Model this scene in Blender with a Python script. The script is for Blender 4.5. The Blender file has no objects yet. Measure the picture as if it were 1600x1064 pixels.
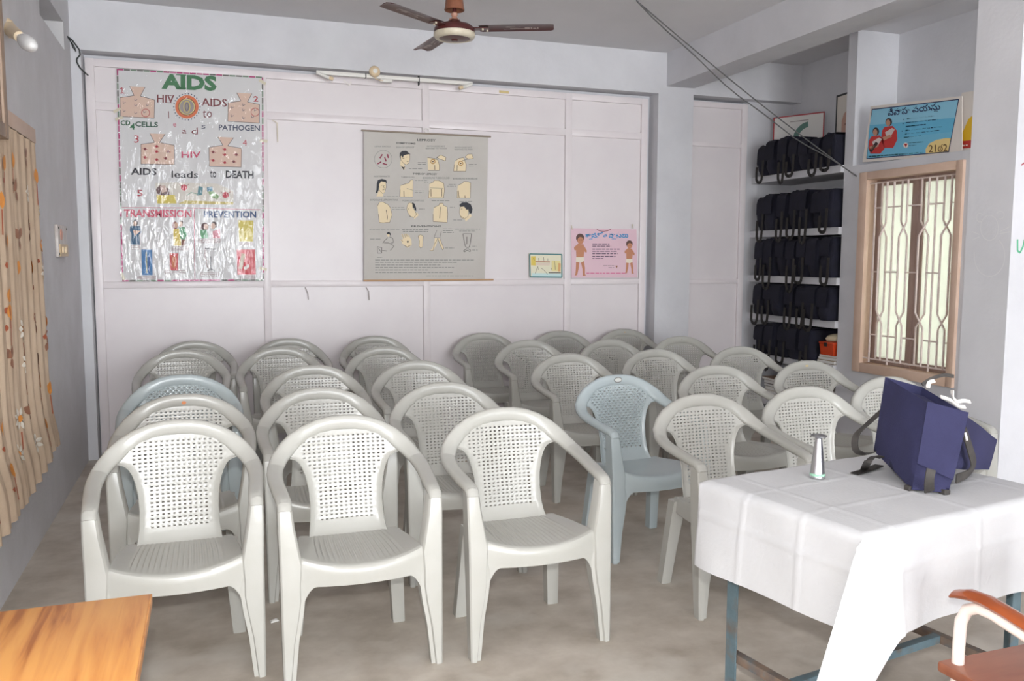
import bpy, bmesh, math, random
import numpy as np
from mathutils import Vector, Matrix

random.seed(7)
SC = bpy.context.scene
COL = SC.collection

# ------------------------------------------------------------------ camera
F_PX, YAW, PITCH, ROLL = 1331.3, 0.3404, 0.0961, 0.0027
CAM = Vector((0, 0, 1.5))
_f = Vector((math.sin(YAW) * math.cos(PITCH), math.cos(YAW) * math.cos(PITCH), -math.sin(PITCH)))
_r = Vector((math.cos(YAW), -math.sin(YAW), 0))
_u = _r.cross(_f)
_c, _s = math.cos(ROLL), math.sin(ROLL)
RIGHT, UP, FWD = _c * _r + _s * _u, -_s * _r + _c * _u, _f
cd = bpy.data.cameras.new('camera')
cd.sensor_width = 36
cd.lens = F_PX / 1600 * 36
cd.clip_start = 0.02
cam = bpy.data.objects.new('camera', cd)
cam.matrix_world = Matrix((
    (RIGHT.x, UP.x, -FWD.x, CAM.x), (RIGHT.y, UP.y, -FWD.y, CAM.y),
    (RIGHT.z, UP.z, -FWD.z, CAM.z), (0, 0, 0, 1)))
COL.objects.link(cam)
SC.camera = cam

# ------------------------------------------------------------------ light
world = bpy.data.worlds.new('daylight')
SC.world = world
world.use_nodes = True
world.node_tree.nodes['Background'].inputs[0].default_value = (0.95, 0.985, 1.02, 1)
world.node_tree.nodes['Background'].inputs[1].default_value = 12.8
fl = bpy.data.lights.new('camera_flash', 'POINT')      # the photographer's flash, above the lens
fl.energy = 140
fl.shadow_soft_size = 0.03
fl.color = (0.99, 1.0, 0.995)
flash = bpy.data.objects.new('camera_flash', fl)
flash.location = (0.0, 0.0, 1.68)
COL.objects.link(flash)
pl = bpy.data.lights.new('rear_opening_portal', 'AREA')  # sampling portal in the open rear of the room
pl.shape = 'RECTANGLE'
pl.size, pl.size_y = 6.0, 3.2
pl.cycles.is_portal = True
po = bpy.data.objects.new('rear_opening_portal', pl)
po.location = (2.2, -10.0, 1.65)
po.rotation_euler = (math.radians(90), 0, 0)
COL.objects.link(po)
vs = SC.view_settings
SC.display_settings.display_device = 'sRGB'
vs.view_transform = 'Standard'
vs.look = 'None'
vs.exposure = 0.47
vs.gamma = 1.0
vs.use_curve_mapping = False
SC.cycles.use_denoising = True
SC.cycles.max_bounces = 10
SC.cycles.diffuse_bounces = 6

# ------------------------------------------------------------------ helpers
def lin(c):
    out = []
    for v in c[:3]:
        v /= 255
        out.append(v / 12.92 if v <= 0.04045 else ((v + 0.055) / 1.055) ** 2.4)
    return (*out, 1)

MATS = {}
def mat(name, rgb, rough=0.6, rgb2=None, scale=6, detail=4, bump=0.0, bscale=60, metal=0, spec=0.5,
        stretch=(1, 1, 1), ramp=(0.35, 0.7), coat=0, alpha=None, rgb3=None, scale3=2):
    if name in MATS:
        return MATS[name]
    m = bpy.data.materials.new(name)
    m.use_nodes = True
    nt = m.node_tree
    b = nt.nodes['Principled BSDF']
    b.inputs['Roughness'].default_value = rough
    b.inputs['Metallic'].default_value = metal
    b.inputs['Specular IOR Level'].default_value = spec
    b.inputs['Base Color'].default_value = lin(rgb)
    if coat:
        b.inputs['Coat Weight'].default_value = coat
        b.inputs['Coat Roughness'].default_value = 0.12
    tc = nt.nodes.new('ShaderNodeTexCoord')
    mp = nt.nodes.new('ShaderNodeMapping')
    mp.inputs['Scale'].default_value = stretch
    nt.links.new(tc.outputs['Object'], mp.inputs['Vector'])
    col = None
    if rgb2:
        n = nt.nodes.new('ShaderNodeTexNoise')
        n.inputs['Scale'].default_value = scale
        n.inputs['Detail'].default_value = detail
        n.inputs['Roughness'].default_value = 0.6
        nt.links.new(mp.outputs[0], n.inputs['Vector'])
        r = nt.nodes.new('ShaderNodeValToRGB')
        r.color_ramp.elements[0].position, r.color_ramp.elements[1].position = ramp
        r.color_ramp.elements[0].color, r.color_ramp.elements[1].color = lin(rgb), lin(rgb2)
        nt.links.new(n.outputs['Fac'], r.inputs[0])
        col = r.outputs[0]
        if rgb3:
            n3 = nt.nodes.new('ShaderNodeTexNoise')
            n3.inputs['Scale'].default_value = scale3
            n3.inputs['Detail'].default_value = 6
            nt.links.new(mp.outputs[0], n3.inputs['Vector'])
            r3 = nt.nodes.new('ShaderNodeValToRGB')
            r3.color_ramp.elements[0].position, r3.color_ramp.elements[1].position = 0.52, 0.72
            nt.links.new(n3.outputs['Fac'], r3.inputs[0])
            mx = nt.nodes.new('ShaderNodeMix')
            mx.data_type = 'RGBA'
            nt.links.new(r3.outputs[0], mx.inputs[0])
            nt.links.new(col, mx.inputs[6])
            mx.inputs[7].default_value = lin(rgb3)
            col = mx.outputs[2]
        nt.links.new(col, b.inputs['Base Color'])
    if bump:
        n2 = nt.nodes.new('ShaderNodeTexNoise')
        n2.inputs['Scale'].default_value = bscale
        n2.inputs['Detail'].default_value = 3
        nt.links.new(mp.outputs[0], n2.inputs['Vector'])
        bp = nt.nodes.new('ShaderNodeBump')
        bp.inputs['Strength'].default_value = bump
        bp.inputs['Distance'].default_value = 0.01
        nt.links.new(n2.outputs['Fac'], bp.inputs['Height'])
        nt.links.new(bp.outputs[0], b.inputs['Normal'])
    if alpha is not None:
        b.inputs['Alpha'].default_value = alpha
    MATS[name] = m
    return m

def ink(rgb):
    return mat('ink_%d_%d_%d' % rgb, rgb, 0.6)

def ray(px, py):
    return RIGHT * ((px - 800) / F_PX) + UP * (-(py - 532) / F_PX) + FWD
def at(px, py, axis, val):
    """world point where the sight line through a photograph pixel meets a plane of the room"""
    d = ray(px, py)
    i = 'XYZ'.index(axis)
    return CAM + d * ((val - CAM[i]) / d[i])

class MB:
    """collects shapes into one mesh"""
    def __init__(self):
        self.bm = bmesh.new()
    def face(self, vs, mi=0):
        try:
            f = self.bm.faces.new(vs)
            f.material_index = mi
            return f
        except ValueError:
            return None
    def poly(self, pts, mi=0):
        return self.face([self.bm.verts.new(p) for p in pts], mi)
    def box(self, a, b, bev=0, mi=0, M=None):
        a, b = Vector(a), Vector(b)
        lo = Vector((min(a.x, b.x), min(a.y, b.y), min(a.z, b.z)))
        hi = Vector((max(a.x, b.x), max(a.y, b.y), max(a.z, b.z)))
        v = [self.bm.verts.new((x, y, z)) for z in (lo.z, hi.z) for y in (lo.y, hi.y) for x in (lo.x, hi.x)]
        fs = [self.face([v[i] for i in q], mi) for q in
              ((0, 2, 3, 1), (4, 5, 7, 6), (0, 1, 5, 4), (2, 6, 7, 3), (0, 4, 6, 2), (1, 3, 7, 5))]
        if bev:
            es = list({e for f in fs for e in f.edges})
            r = bmesh.ops.bevel(self.bm, geom=es, offset=bev, segments=2, affect='EDGES', profile=0.5)
            v = list({w for f in r['faces'] for w in f.verts} | {w for w in v if w.is_valid})
        if M is not None:
            for w in v:
                w.co = M @ w.co
        return v
    def ring_loft(self, rings, closed=True, cap=True, mi=0):
        R = [[self.bm.verts.new(p) for p in r] for r in rings]
        n = len(R[0])
        for a, b in zip(R, R[1:]):
            for i in range(n if closed else n - 1):
                j = (i + 1) % n
                self.face([a[i], a[j], b[j], b[i]], mi)
        if cap and closed:
            self.face(R[0][::-1], mi)
            self.face(R[-1], mi)
        return R
    def tube(self, pts, r, n=8, cap=True, mi=0):
        pts = [Vector(p) for p in pts]
        rings = []
        prev = None
        for i, p in enumerate(pts):
            t = (pts[min(i + 1, len(pts) - 1)] - pts[max(i - 1, 0)]).normalized()
            if prev is None:
                a = Vector((0, 0, 1)) if abs(t.z) < 0.9 else Vector((1, 0, 0))
                prev = t.cross(a).normalized()
            o = (prev - t * prev.dot(t)).normalized()
            prev = o
            q = t.cross(o)
            rr = r[i] if isinstance(r, (list, tuple)) else r
            rings.append([p + (o * math.cos(k * 2 * math.pi / n) + q * math.sin(k * 2 * math.pi / n)) * rr for k in range(n)])
        return self.ring_loft(rings, cap=cap, mi=mi)
    def strap(self, pts, w, side, th=0.004, mi=0):
        """flat band along pts; side is the width direction"""
        pts = [Vector(p) for p in pts]
        rings = []
        for i, p in enumerate(pts):
            t = (pts[min(i + 1, len(pts) - 1)] - pts[max(i - 1, 0)]).normalized()
            s = Vector(side)
            s = (s - t * s.dot(t)).normalized()
            nn = t.cross(s)
            rings.append([p + s * w / 2 + nn * th / 2, p - s * w / 2 + nn * th / 2, p - s * w / 2 - nn * th / 2, p + s * w / 2 - nn * th / 2])
        return self.ring_loft(rings, mi=mi)
    def lathe(self, prof, n=24, M=None, mi=0, cap=True):
        rings = []
        for r, z in prof:
            ring = [Vector((r * math.cos(k * 2 * math.pi / n), r * math.sin(k * 2 * math.pi / n), z)) for k in range(n)]
            if M is not None:
                ring = [M @ p for p in ring]
            rings.append(ring)
        return self.ring_loft(rings, cap=cap, mi=mi)
    def grid(self, fn, nu, nv, mi=0):
        V = [[self.bm.verts.new(fn(i / nu, j / nv)) for j in range(nv + 1)] for i in range(nu + 1)]
        for i in range(nu):
            for j in range(nv):
                self.face([V[i][j], V[i + 1][j], V[i + 1][j + 1], V[i][j + 1]], mi)
        return V
    def mesh(self, name, mats, smooth=None, solid=0, recalc=True):
        bm = self.bm
        if solid:
            bmesh.ops.recalc_face_normals(bm, faces=bm.faces)
            bmesh.ops.solidify(bm, geom=list(bm.faces), thickness=solid)
        if recalc:
            bmesh.ops.recalc_face_normals(bm, faces=bm.faces)
        if smooth is not None:
            a = math.radians(smooth)
            for f in bm.faces:
                f.smooth = True
            for e in bm.edges:
                if len(e.link_faces) == 2 and e.calc_face_angle(0) > a:
                    e.smooth = False
        me = bpy.data.meshes.new(name)
        bm.to_mesh(me)
        bm.free()
        for m in (mats if isinstance(mats, (list, tuple)) else [mats]):
            me.materials.append(m)
        return me
    def obj(self, name, mats, parent=None, smooth=None, solid=0, recalc=True):
        return link(name, self.mesh(name, mats, smooth, solid, recalc), parent)

def link(name, data, parent=None):
    o = bpy.data.objects.new(name, data)
    COL.objects.link(o)
    if parent is not None:
        o.parent = parent
    return o
def tag(o, label, cat, group=None):
    o['label'] = label
    o['category'] = cat
    if group:
        o['group'] = group
    return o
def thing(name, label, cat, loc=(0, 0, 0), rz=0, group=None):
    o = link(name, None)
    o.location = loc
    o.rotation_euler = (0, 0, rz)
    o.empty_display_size = 0.1
    return tag(o, label, cat, group)
def struct(o):
    o['kind'] = 'structure'
    return o
def dup(root, loc, rz=0):
    r = root.copy()
    COL.objects.link(r)
    r.location = loc
    r.rotation_euler = (0, 0, rz)
    for ch in list(root.children):
        c = ch.copy()
        COL.objects.link(c)
        c.parent = r
        for g in list(ch.children):
            d = g.copy()
            COL.objects.link(d)
            d.parent = c
    return r
def boxo(name, a, b, m, parent=None, bev=0, smooth=None):
    k = MB()
    k.box(a, b, bev)
    return k.obj(name, m, parent, smooth=40 if bev else smooth)
def lerp(tab, x):
    for (x0, y0), (x1, y1) in zip(tab, tab[1:]):
        if x <= x1:
            t = max(0.0, min(1.0, (x - x0) / (x1 - x0)))
            return y0 + (y1 - y0) * t
    return tab[-1][1]

# ------------------------------------------------------------------ materials
WHITEWASH = mat('whitewash', (212, 212, 216), 0.8, (202, 202, 206), 2.2, bump=0.12, bscale=40, rgb3=(206, 207, 209), scale3=1.2)
LEFTWASH = mat('left_wall_wash', (214, 213, 216), 0.75, (201, 199, 201), 3, detail=6, bump=0.25, bscale=35, rgb3=(205, 204, 205), scale3=1.6)
CEILWASH = mat('ceiling_wash', (220, 219, 221), 0.9, (215, 214, 216), 2, bump=0.08, bscale=50)
PANEL = mat('glossy_white_enamel', (224, 218, 219), 0.3, (219, 212, 214), 2.2, bump=0.05, bscale=9, spec=0.28)
PANELEDGE = mat('enamel_frame', (228, 221, 222), 0.3, (222, 214, 216), 4, bump=0.04, bscale=14, spec=0.28)
CEMENT = mat('cement_floor', (200, 191, 179), 0.55, (166, 155, 141), 4.2, detail=10, bump=0.06, bscale=30, rgb3=(203, 197, 187), scale3=2.6, ramp=(0.32, 0.68), stretch=(1, 1.1, 1))
CHAIR = mat('warm_grey_plastic', (178, 177, 171), 0.27, (173, 172, 165), 5, bump=0.02, bscale=120)
BLUECHAIR = mat('blue_grey_plastic', (178, 188, 190), 0.27, (173, 184, 187), 5)
NAVY = mat('navy_canvas', (36, 36, 70), 0.85, (46, 46, 82), 5, bump=0.25, bscale=300)
NAVYDARK = mat('dark_navy_canvas', (13, 13, 28), 0.85, (20, 20, 40), 12, bump=0.3, bscale=200)
BLACKWEB = mat('black_webbing', (30, 27, 25), 0.7, (42, 38, 34), 40)
GREYWEB = mat('faded_black_webbing', (58, 54, 52), 0.7, (70, 66, 62), 40)
CLOTH = mat('white_cotton', (200, 200, 201), 0.9, (195, 195, 197), 5, bump=0.1, bscale=90, spec=0.2)
PEACH = mat('peach_painted_wood', (216, 188, 168), 0.5, (208, 178, 156), 8, bump=0.05)
SHUTTER = mat('brown_shutter_wood', (172, 148, 138), 0.6, (150, 126, 116), 12, stretch=(1, 1, .2), bump=0.1)
OLDWOOD = mat('worn_grey_wood', (165, 140, 118), 0.5, (134, 110, 92), 10, stretch=(3, 3, .4), bump=0.2)
IRON = mat('blue_grey_painted_iron', (98, 118, 126), 0.5, (84, 104, 112), 20, rgb3=(110, 92, 78), scale3=12)
RUST = mat('worn_brown_iron', (128, 108, 92), 0.6, (100, 92, 88), 25, rgb3=(96, 118, 128), scale3=14)
LAMINATE = None
TEAK = mat('varnished_teak', (168, 82, 30), 0.3, (128, 56, 18), 18, stretch=(1, .15, 1), coat=0.5)
TEAKSEAT = mat('dull_teak_seat', (150, 90, 62), 0.4, (128, 70, 46), 12, stretch=(.2, 1, 1), coat=0.2)
CREAMTUBE = mat('cream_painted_tube', (236, 222, 212), 0.35)
MAROON = mat('maroon_enamel', (84, 40, 38), 0.3, (72, 32, 32), 8)
FANCREAM = mat('cream_fan_ring', (214, 206, 186), 0.4, (196, 186, 164), 14)
BRASS = mat('copper_canopy', (140, 90, 66), 0.4, (120, 74, 54), 12)
IVORY = mat('ivory_bakelite', (222, 200, 166), 0.4)
WHITEPLASTIC = mat('white_plastic', (228, 226, 220), 0.4)
ALU = mat('polished_aluminium', (200, 200, 204), 0.28, metal=1.0)
WIRE = mat('grey_cable', (92, 92, 92), 0.6)
DARKWIRE = mat('dark_cable', (48, 52, 50), 0.6)
GRILLE = mat('cream_painted_grille', (226, 212, 206), 0.45, (212, 192, 184), 20)
PAPER = mat('white_paper', (226, 224, 220), 0.8)

# ================================================================== structure
XL, D, DP, ZC = -0.884, 6.89, 7.0, 3.3235
YB = -10.0            # open rear of the room
XR = 5.35            # far right wall
struct(boxo('floor', (XL - .25, YB, -.1), (XR + .25, DP + .3, 0), CEMENT))
struct(boxo('ceiling', (XL - .25, YB, ZC), (XR + .25, DP + .3, ZC + .12), CEILWASH))

# left wall with ventilator slot and window opening
VY0, VY1, VZ0, VZ1 = 5.72, 6.62, 2.90, 3.085
WY0, WY1, WZ0, WZ1 = 3.95, 5.12, 0.78, 2.10
k = MB()
T = 0.25
k.box((XL - T, YB, 0), (XL, WY0, ZC))
k.box((XL - T, WY0, 0), (XL, WY1, WZ0))
k.box((XL - T, WY0, WZ1), (XL, WY1, ZC))
k.box((XL - T, WY1, 0), (XL, VY0, ZC))
k.box((XL - T, VY0, 0), (XL, VY1, VZ0))
k.box((XL - T, VY0, VZ1), (XL, VY1, ZC))
k.box((XL - T, VY1, 0), (XL, DP + .3, ZC))
k.box((XL - T, VY0, VZ0), (XL - .17, VY1, VZ1))
wl = struct(k.obj('wall_left', LEFTWASH))

# masonry of the back wall: lintels, columns, strip beside the shelves
ZS = 2.968
k = MB()
k.box((XL, D, ZS), (3.82, DP + .3, ZC))
k.box((XL, D, 0), (-.818, DP + .3, ZS))
k.box((3.82, D, 0), (4.178, DP + .3, ZC))
k.box((4.178, D, 2.978), (XR, DP + .3, ZC))
k.box((4.84, DP + .005, 0), (XR, DP + .3, 2.978))
k.box((XL, DP + .06, 0), (4.84, DP + .3, ZS))
struct(k.obj('wall_back', WHITEWASH))

# beam and pillar
BX0, BX1, BZ = 3.90, 4.18, 3.034
struct(boxo('ceiling_beam', (BX0, YB, BZ), (BX1, D, ZC), WHITEWASH))
struct(boxo('pillar', (BX0, 3.31, 0), (BX1 + .1, 3.59, BZ), WHITEWASH))

def stroke_part(name, axis, val, sgn, strokes, w, m, parent):
    k = MB()
    for st in strokes:
        P_ = [at(x, y, axis, val - .001) for x, y in st]
        side = {'X': Vector((1, 0, 0)), 'Y': Vector((0, 1, 0))}[axis]
        for a, b in zip(P_, P_[1:]):
            n_ = (b - a).cross(side).normalized() * w / 2
            k.poly([a + n_, b + n_, b - n_, a - n_])
    return k.obj(name, m, parent, recalc=False)
pil = bpy.data.objects['pillar']
CHALK = mat('faint_chalk', (217, 217, 218), .9)
def arc(cx, cy, rx, ry, a0, a1, n=14):
    return [(cx + rx * math.cos(math.radians(a0 + (a1 - a0) * i / n)), cy + ry * math.sin(math.radians(a0 + (a1 - a0) * i / n))) for i in range(n + 1)]
for st in (arc(1546, 356, 14, 20, 0, 360), arc(1531, 340, 5, 7, 60, 330), arc(1563, 336, 6, 6, 200, 470), arc(1546, 400, 24, 32, -50, 190), [(1562, 362), (1578, 354)], [(1562, 365), (1579, 362)], [(1530, 366), (1519, 362)], [(1530, 370), (1519, 375)]):
    stroke_part('chalk_line', 'X', BX0, 1, [st], .004, CHALK, pil)
GREENP = mat('green_paint_stroke', (96, 176, 138), .7)
stroke_part('green_paint_stroke', 'Y', 3.31, 1, [[(1590, 374), (1590, 392), (1594, 395), (1599, 384), (1601, 374), (1602, 396)]], .011, GREENP, pil)
stroke_part('red_paint_stroke', 'Y', 3.31, 1, [[(1596, 258), (1603, 253)]], .008, mat('red_paint_stroke', (170, 90, 100), .7), pil)

# right side: outer wall above, thick window wall below, pier beside the shelves
WX, PY, LEDGE = 4.935, 5.68, 2.25
wy0, wy1 = 4.576, 5.574       # window frame outer
wz0, wz1 = 0.597, 2.186
k = MB()
k.box((XR, YB, LEDGE), (XR + .2, DP + .3, ZC))
k.box((XR, PY, 0), (XR + .2, DP + .3, LEDGE))
k.box((WX, YB, 0), (XR + .2, wy0 + .02, LEDGE))
k.box((WX, wy1 - .02, 0), (XR + .2, PY, LEDGE))
k.box((WX, wy0 + .02, 0), (XR + .2, wy1 - .02, wz0 + .02))
k.box((WX, wy0 + .02, wz1 - .02), (XR + .2, wy1 - .02, LEDGE))
k.box((WX, PY, 0), (XR, PY + .1, ZC))
struct(k.obj('wall_right', WHITEWASH))

# ------------------------------------------------------------------ white panelled partition
part = struct(link('wall_partition', None))
part.location = (1.5, DP, 0)
def pbox(name, a, b, m, bev=0.004):
    k = MB()
    k.box((a[0] - 1.5, a[1] - DP, a[2]), (b[0] - 1.5, b[1] - DP, b[2]), bev)
    return k.obj(name, m, part, smooth=40)
stiles = [(-.808, -.748), (.40, .455), (1.69, 1.75), (2.972, 3.035), (3.715, 3.778)]
rails = [(0.02, .09), (1.268, 1.318), (2.572, 2.63), (2.882, 2.937)]
for a, b in stiles:
    pbox('stile', (a, DP, .02), (b, DP + .04, 2.937), PANELEDGE)
for (a, _), (b2, _2) in zip([(s[1], 0) for s in stiles[:-1]], [(s[0], 0) for s in stiles[1:]]):
    for z0, z1 in rails:
        pbox('rail', (a - .002, DP + .001, z0), (b2 + .002, DP + .04, z1), PANELEDGE)
    for (_, z0), (z1, _3) in zip(rails, rails[1:]):
        pbox('panel', (a - .01, DP + .022, z0 - .01), (b2 + .01, DP + .05, z1 + .01), PANEL, 0)
st2 = [(4.18, 4.20), (4.775, 4.838)]
rl2 = [(0.02, .09), (1.268, 1.308), (2.542, 2.58), (2.90, 2.95)]
for a, b in st2:
    pbox('stile', (a, DP, .02), (b, DP + .04, 2.95), PANELEDGE)
for z0, z1 in rl2:
    pbox('rail', (4.198, DP + .001, z0), (4.777, DP + .04, z1), PANELEDGE)
for (_, z0), (z1, _3) in zip(rl2, rl2[1:]):
    pbox('panel', (4.19, DP + .022, z0 - .01), (4.785, DP + .05, z1 + .01), PANEL, 0)

# ------------------------------------------------------------------ right window
win = struct(link('window_1', None))
win.location = (WX, (wy0 + wy1) / 2, wz0)
def wbox(name, a, b, m, parent=None, bev=0.004):
    o = Vector(win.location)
    k = MB()
    k.box(Vector(a) - o, Vector(b) - o, bev)
    return k.obj(name, m, parent or win, smooth=40)
fx0, fx1 = WX - .025, WX + .11
fw = .085
wbox('window_frame', (fx0, wy1 - fw, wz0), (fx1, wy1, wz1), PEACH)
wbox('window_frame', (fx0, wy0, wz0), (fx1, wy0 + .06, wz1), PEACH)
wbox('window_frame', (fx0, wy0 + .06, wz1 - .062), (fx1, wy1 - fw, wz1), PEACH)
wbox('window_frame', (fx0, wy0 + .06, wz0), (fx1, wy1 - fw, wz0 + .075), PEACH)
iy0, iy1, iz0, iz1 = wy0 + .06, wy1 - fw, wz0 + .075, wz1 - .062
ym = (iy0 + iy1) / 2 + .0
FROST = bpy.data.materials.new('frosted_glass')
FROST.use_nodes = True
_nt = FROST.node_tree
_nt.nodes.clear()
_o = _nt.nodes.new('ShaderNodeOutputMaterial')
_t = _nt.nodes.new('ShaderNodeBsdfTranslucent')
_t.inputs[0].default_value = lin((188, 190, 180))
_d = _nt.nodes.new('ShaderNodeBsdfPrincipled')
_d.inputs['Base Color'].default_value = lin((230, 230, 222))
_d.inputs['Roughness'].default_value = 0.35
_m = _nt.nodes.new('ShaderNodeMixShader')
_m.inputs[0].default_value = 0.55
_nt.links.new(_t.outputs[0], _m.inputs[1])
_nt.links.new(_d.outputs[0], _m.inputs[2])
_nt.links.new(_m.outputs[0], _o.inputs[0])
sx = WX + .075
for n_, (a, b) in enumerate(((iy0, ym - .003), (ym + .003, iy1))):
    sh = link('shutter', None, win)
    sw = .055
    for q in (((sx, a, iz0), (sx + .03, a + sw, iz1)), ((sx, b - sw, iz0), (sx + .03, b, iz1)),
              ((sx, a + sw, iz0), (sx + .03, b - sw, iz0 + .05)), ((sx, a + sw, iz1 - .05), (sx + .03, b - sw, iz1))):
        wbox('shutter_frame', q[0], q[1], SHUTTER, sh)
    wbox('pane', (sx + .012, a + sw - .005, iz0 + .045), (sx + .018, b - sw + .005, iz1 - .045), FROST, sh, 0)
gr = link('window_grille', None, win)
gx = WX + .012
def gbar(pts, r=.0078):
    o = Vector(win.location)
    k = MB()
    k.tube([Vector(p) - o for p in pts], r, 6)
    return k.obj('bar', GRILLE, gr, smooth=60)
def gY(cx):     # crop column to depth along the wall, at mid height
    return at(1320 + cx / 2.8, 400, 'X', gx).y
gz0, gz1 = iz0 + .04, iz1 - .03
zA, zB = gz0 + (gz1 - gz0) * .735, gz0 + (gz1 - gz0) * .245
for cx in (124, 204, 388, 487):
    gbar([(gx, gY(cx), gz0 - .03), (gx, gY(cx), gz1)])
for a, b in ((150, 176), (236, 266), (322, 358), (420, 456)):
    ya, yb = gY(a), gY(b)
    for p, q in ((ya, yb), (yb, ya)):
        d = .006 if p > q else -.006
        gbar([(gx + d, p, gz0), (gx + d, p, zB - .055), (gx + d, q, zB + .055), (gx + d, q, zA - .055), (gx + d, p, zA + .055), (gx + d, p, gz1)])
for z in (gz0, gz1):
    gbar([(gx, iy0 - .01, z), (gx, iy1 + .02, z)], .007)
for fz in (.14, .5, .86):
    z = gz0 + (gz1 - gz0) * fz
    for a, b in ((124, 150), (176, 236), (266, 322), (358, 420), (456, 487)):
        gbar([(gx, gY(a), z), (gx, gY(b), z)], .0065)

# ------------------------------------------------------------------ left window, shutter leaf and curtain
w2 = struct(link('window_2', None))
w2.location = (XL, (WY0 + WY1) / 2, WZ0)
def w2box(name, a, b, m):
    o = Vector(w2.location)
    k = MB()
    k.box(Vector(a) - o, Vector(b) - o, .004)
    return k.obj(name, m, w2, smooth=40)
w2box('window_frame', (XL - .1, WY1 - .01, WZ0 - .06), (XL + .03, WY1 + .075, WZ1), PEACH)
w2box('window_frame', (XL - .1, WY0 - .06, WZ1), (XL + .035, WY1 + .07, WZ1 + .075), PEACH)
w2box('window_frame', (XL - .1, WY0 - .06, WZ0 - .06), (XL + .03, WY0 + .01, WZ1), PEACH)
w2box('window_frame', (XL - .1, WY0 + .01, WZ0 - .06), (XL + .03, WY1 - .01, WZ0 + .01), PEACH)
w2box('shutter_board', (XL - .09, WY0, WZ0), (XL - .06, WY1, WZ1), SHUTTER)
leaf = thing('shutter_leaf', 'worn wooden shutter leaf against the left wall above the curtain', 'shutter', (XL + .0, 3.84, 1.985))
k = MB()
k.box((.075, -.5, .03), (.105, .255, 1.0), .004)
k.obj('board', OLDWOOD, leaf, smooth=40)
k = MB()
k.box((.06, .20, .0), (.115, .265, 1.0), .006)
k.obj('stile', OLDWOOD, leaf, smooth=40)
k = MB()
k.box((.06, -.5, 0), (.115, .20, .06), .006)
k.obj('rail', OLDWOOD, leaf, smooth=40)
for z in (.15, .8):
    k = MB()
    k.box((0.0, -.45, z), (.08, -.40, z + .1), .003)
    k.obj('hinge', OLDWOOD, leaf)

CURT = mat('beige_curtain_cotton', (206, 184, 160), 0.9, (196, 172, 148), 9, bump=0.1, bscale=200, spec=.15)
cur = thing('curtain', 'beige cotton curtain printed with daisies and leaves on the left wall', 'curtain', (XL, 4.7, 0.4))
def curt(s, z, off=0.0):
    """s along the wall from the far edge toward the camera, z height"""
    t = (2.09 - z) / 1.7
    far = lerp([(0, 5.10), (.3, 5.12), (.72, 5.18), (.84, 5.24), (.93, 5.36), (1.0, 5.39)], t)
    y = far - s * (1.0 + .12 * t)
    x = XL + .05 + .0085 * (0.5 + .6 * t) * math.sin(s * 40 + .6 * math.sin(z * 3)) + .004 * math.sin(s * 87 + 1.3) * (.5 + t) + .05 * max(0, t - .75)
    if s < .06:
        x -= (.06 - s) * .5
    return Vector((x + off, y, z)) - Vector(cur.location)
def hem(s):
    return lerp([(0, .47), (.10, .44), (.16, .47), (.3, .43), (.5, .41), (.8, .39), (1.3, .36), (2, .36)], s)
k = MB()
k.grid(lambda u, v: curt(u * 1.75, 2.085 + (hem(u * 1.75) - 2.085) * v), 150, 30)
k.obj('drape', CURT, cur, smooth=80)
k = MB()
k.tube([curt(0, 2.075) + Vector((.0, .05, 0)), curt(1.7, 2.075)], .007, 6)
k.obj('curtain_wire', mat('green_cord', (120, 120, 70), .7), cur)
def petal(ang, r0, r1, w, n=5):
    c, s = math.cos(ang), math.sin(ang)
    L = [(r0, 0)] + [(r0 + (r1 - r0) * (i + 1) / (n + 1), w * math.sin(math.pi * (i + 1) / (n + 1))) for i in range(n)] + [(r1, 0)]
    L += [(x, -y) for x, y in L[-2:0:-1]]
    return [(x * c - y * s, x * s + y * c) for x, y in L]
def disc(r, n=8, cx=0, cy=0, ry=None):
    ry = ry or r
    return [(cx + r * math.cos(i * 2 * math.pi / n), cy + ry * math.sin(i * 2 * math.pi / n)) for i in range(n)]
DAISY, YEL, RUSTC, BRN = (228, 220, 206), (214, 140, 62), (168, 88, 58), (150, 104, 80)
MCOL = [DAISY, YEL, RUSTC, BRN]
rs = random.Random(3)
def put(rgb, polys, s0, z0, sc, rot):
    cr, sr = math.cos(rot), math.sin(rot)
    for pl_ in polys:
        MK.poly([curt(max(.015, s0 + (a * cr - b * sr) * sc), z0 + (a * sr + b * cr) * sc, .004 if rgb != YEL else .006) for a, b in pl_], MCOL.index(rgb))
for i in range(46):
    s0 = .05 + (i % 6) * .27 + rs.uniform(-.05, .05)
    z0 = .62 + (i // 6) * .19 + rs.uniform(-.06, .06)
    kind = rs.choice('dllttd')
    MK = MB()
    if kind == 'd':
        put(DAISY, [petal(a * math.pi / 4, .25, 1, .2) for a in range(8)], s0, z0, .058, rs.uniform(0, 1))
        put(YEL, [disc(.28)], s0, z0, .058, 0)
        put(RUSTC, [[(-.08, -1.1), (.08, -1.1), (.25, -2.6), (.12, -2.6)]], s0, z0, .058, 0)
    elif kind == 'l':
        put(BRN, [petal(1.0, 0, 1, .32), petal(2.3, 0, 1.0, .3), petal(4.6, 0, .8, .25)], s0, z0, .066, rs.uniform(-.5, .5))
    else:
        put(YEL, [petal(math.pi / 2, -.4, 1, .42)], s0, z0, .055, rs.uniform(-.3, .3))
        put(RUSTC, [[(-.06, -.4), (.06, -.4), (.1, -2.4), (-.02, -2.4)]], s0, z0, .055, 0)
        put(RUSTC, [petal(rs.uniform(0, 6), .1, 1, .35)], s0 + .03, z0 - .07, .035, 0)
    MK.obj({'d': 'printed_daisy', 'l': 'printed_leaf', 't': 'printed_bud'}[kind], [ink(c) for c in MCOL], cur, recalc=False)

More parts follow.
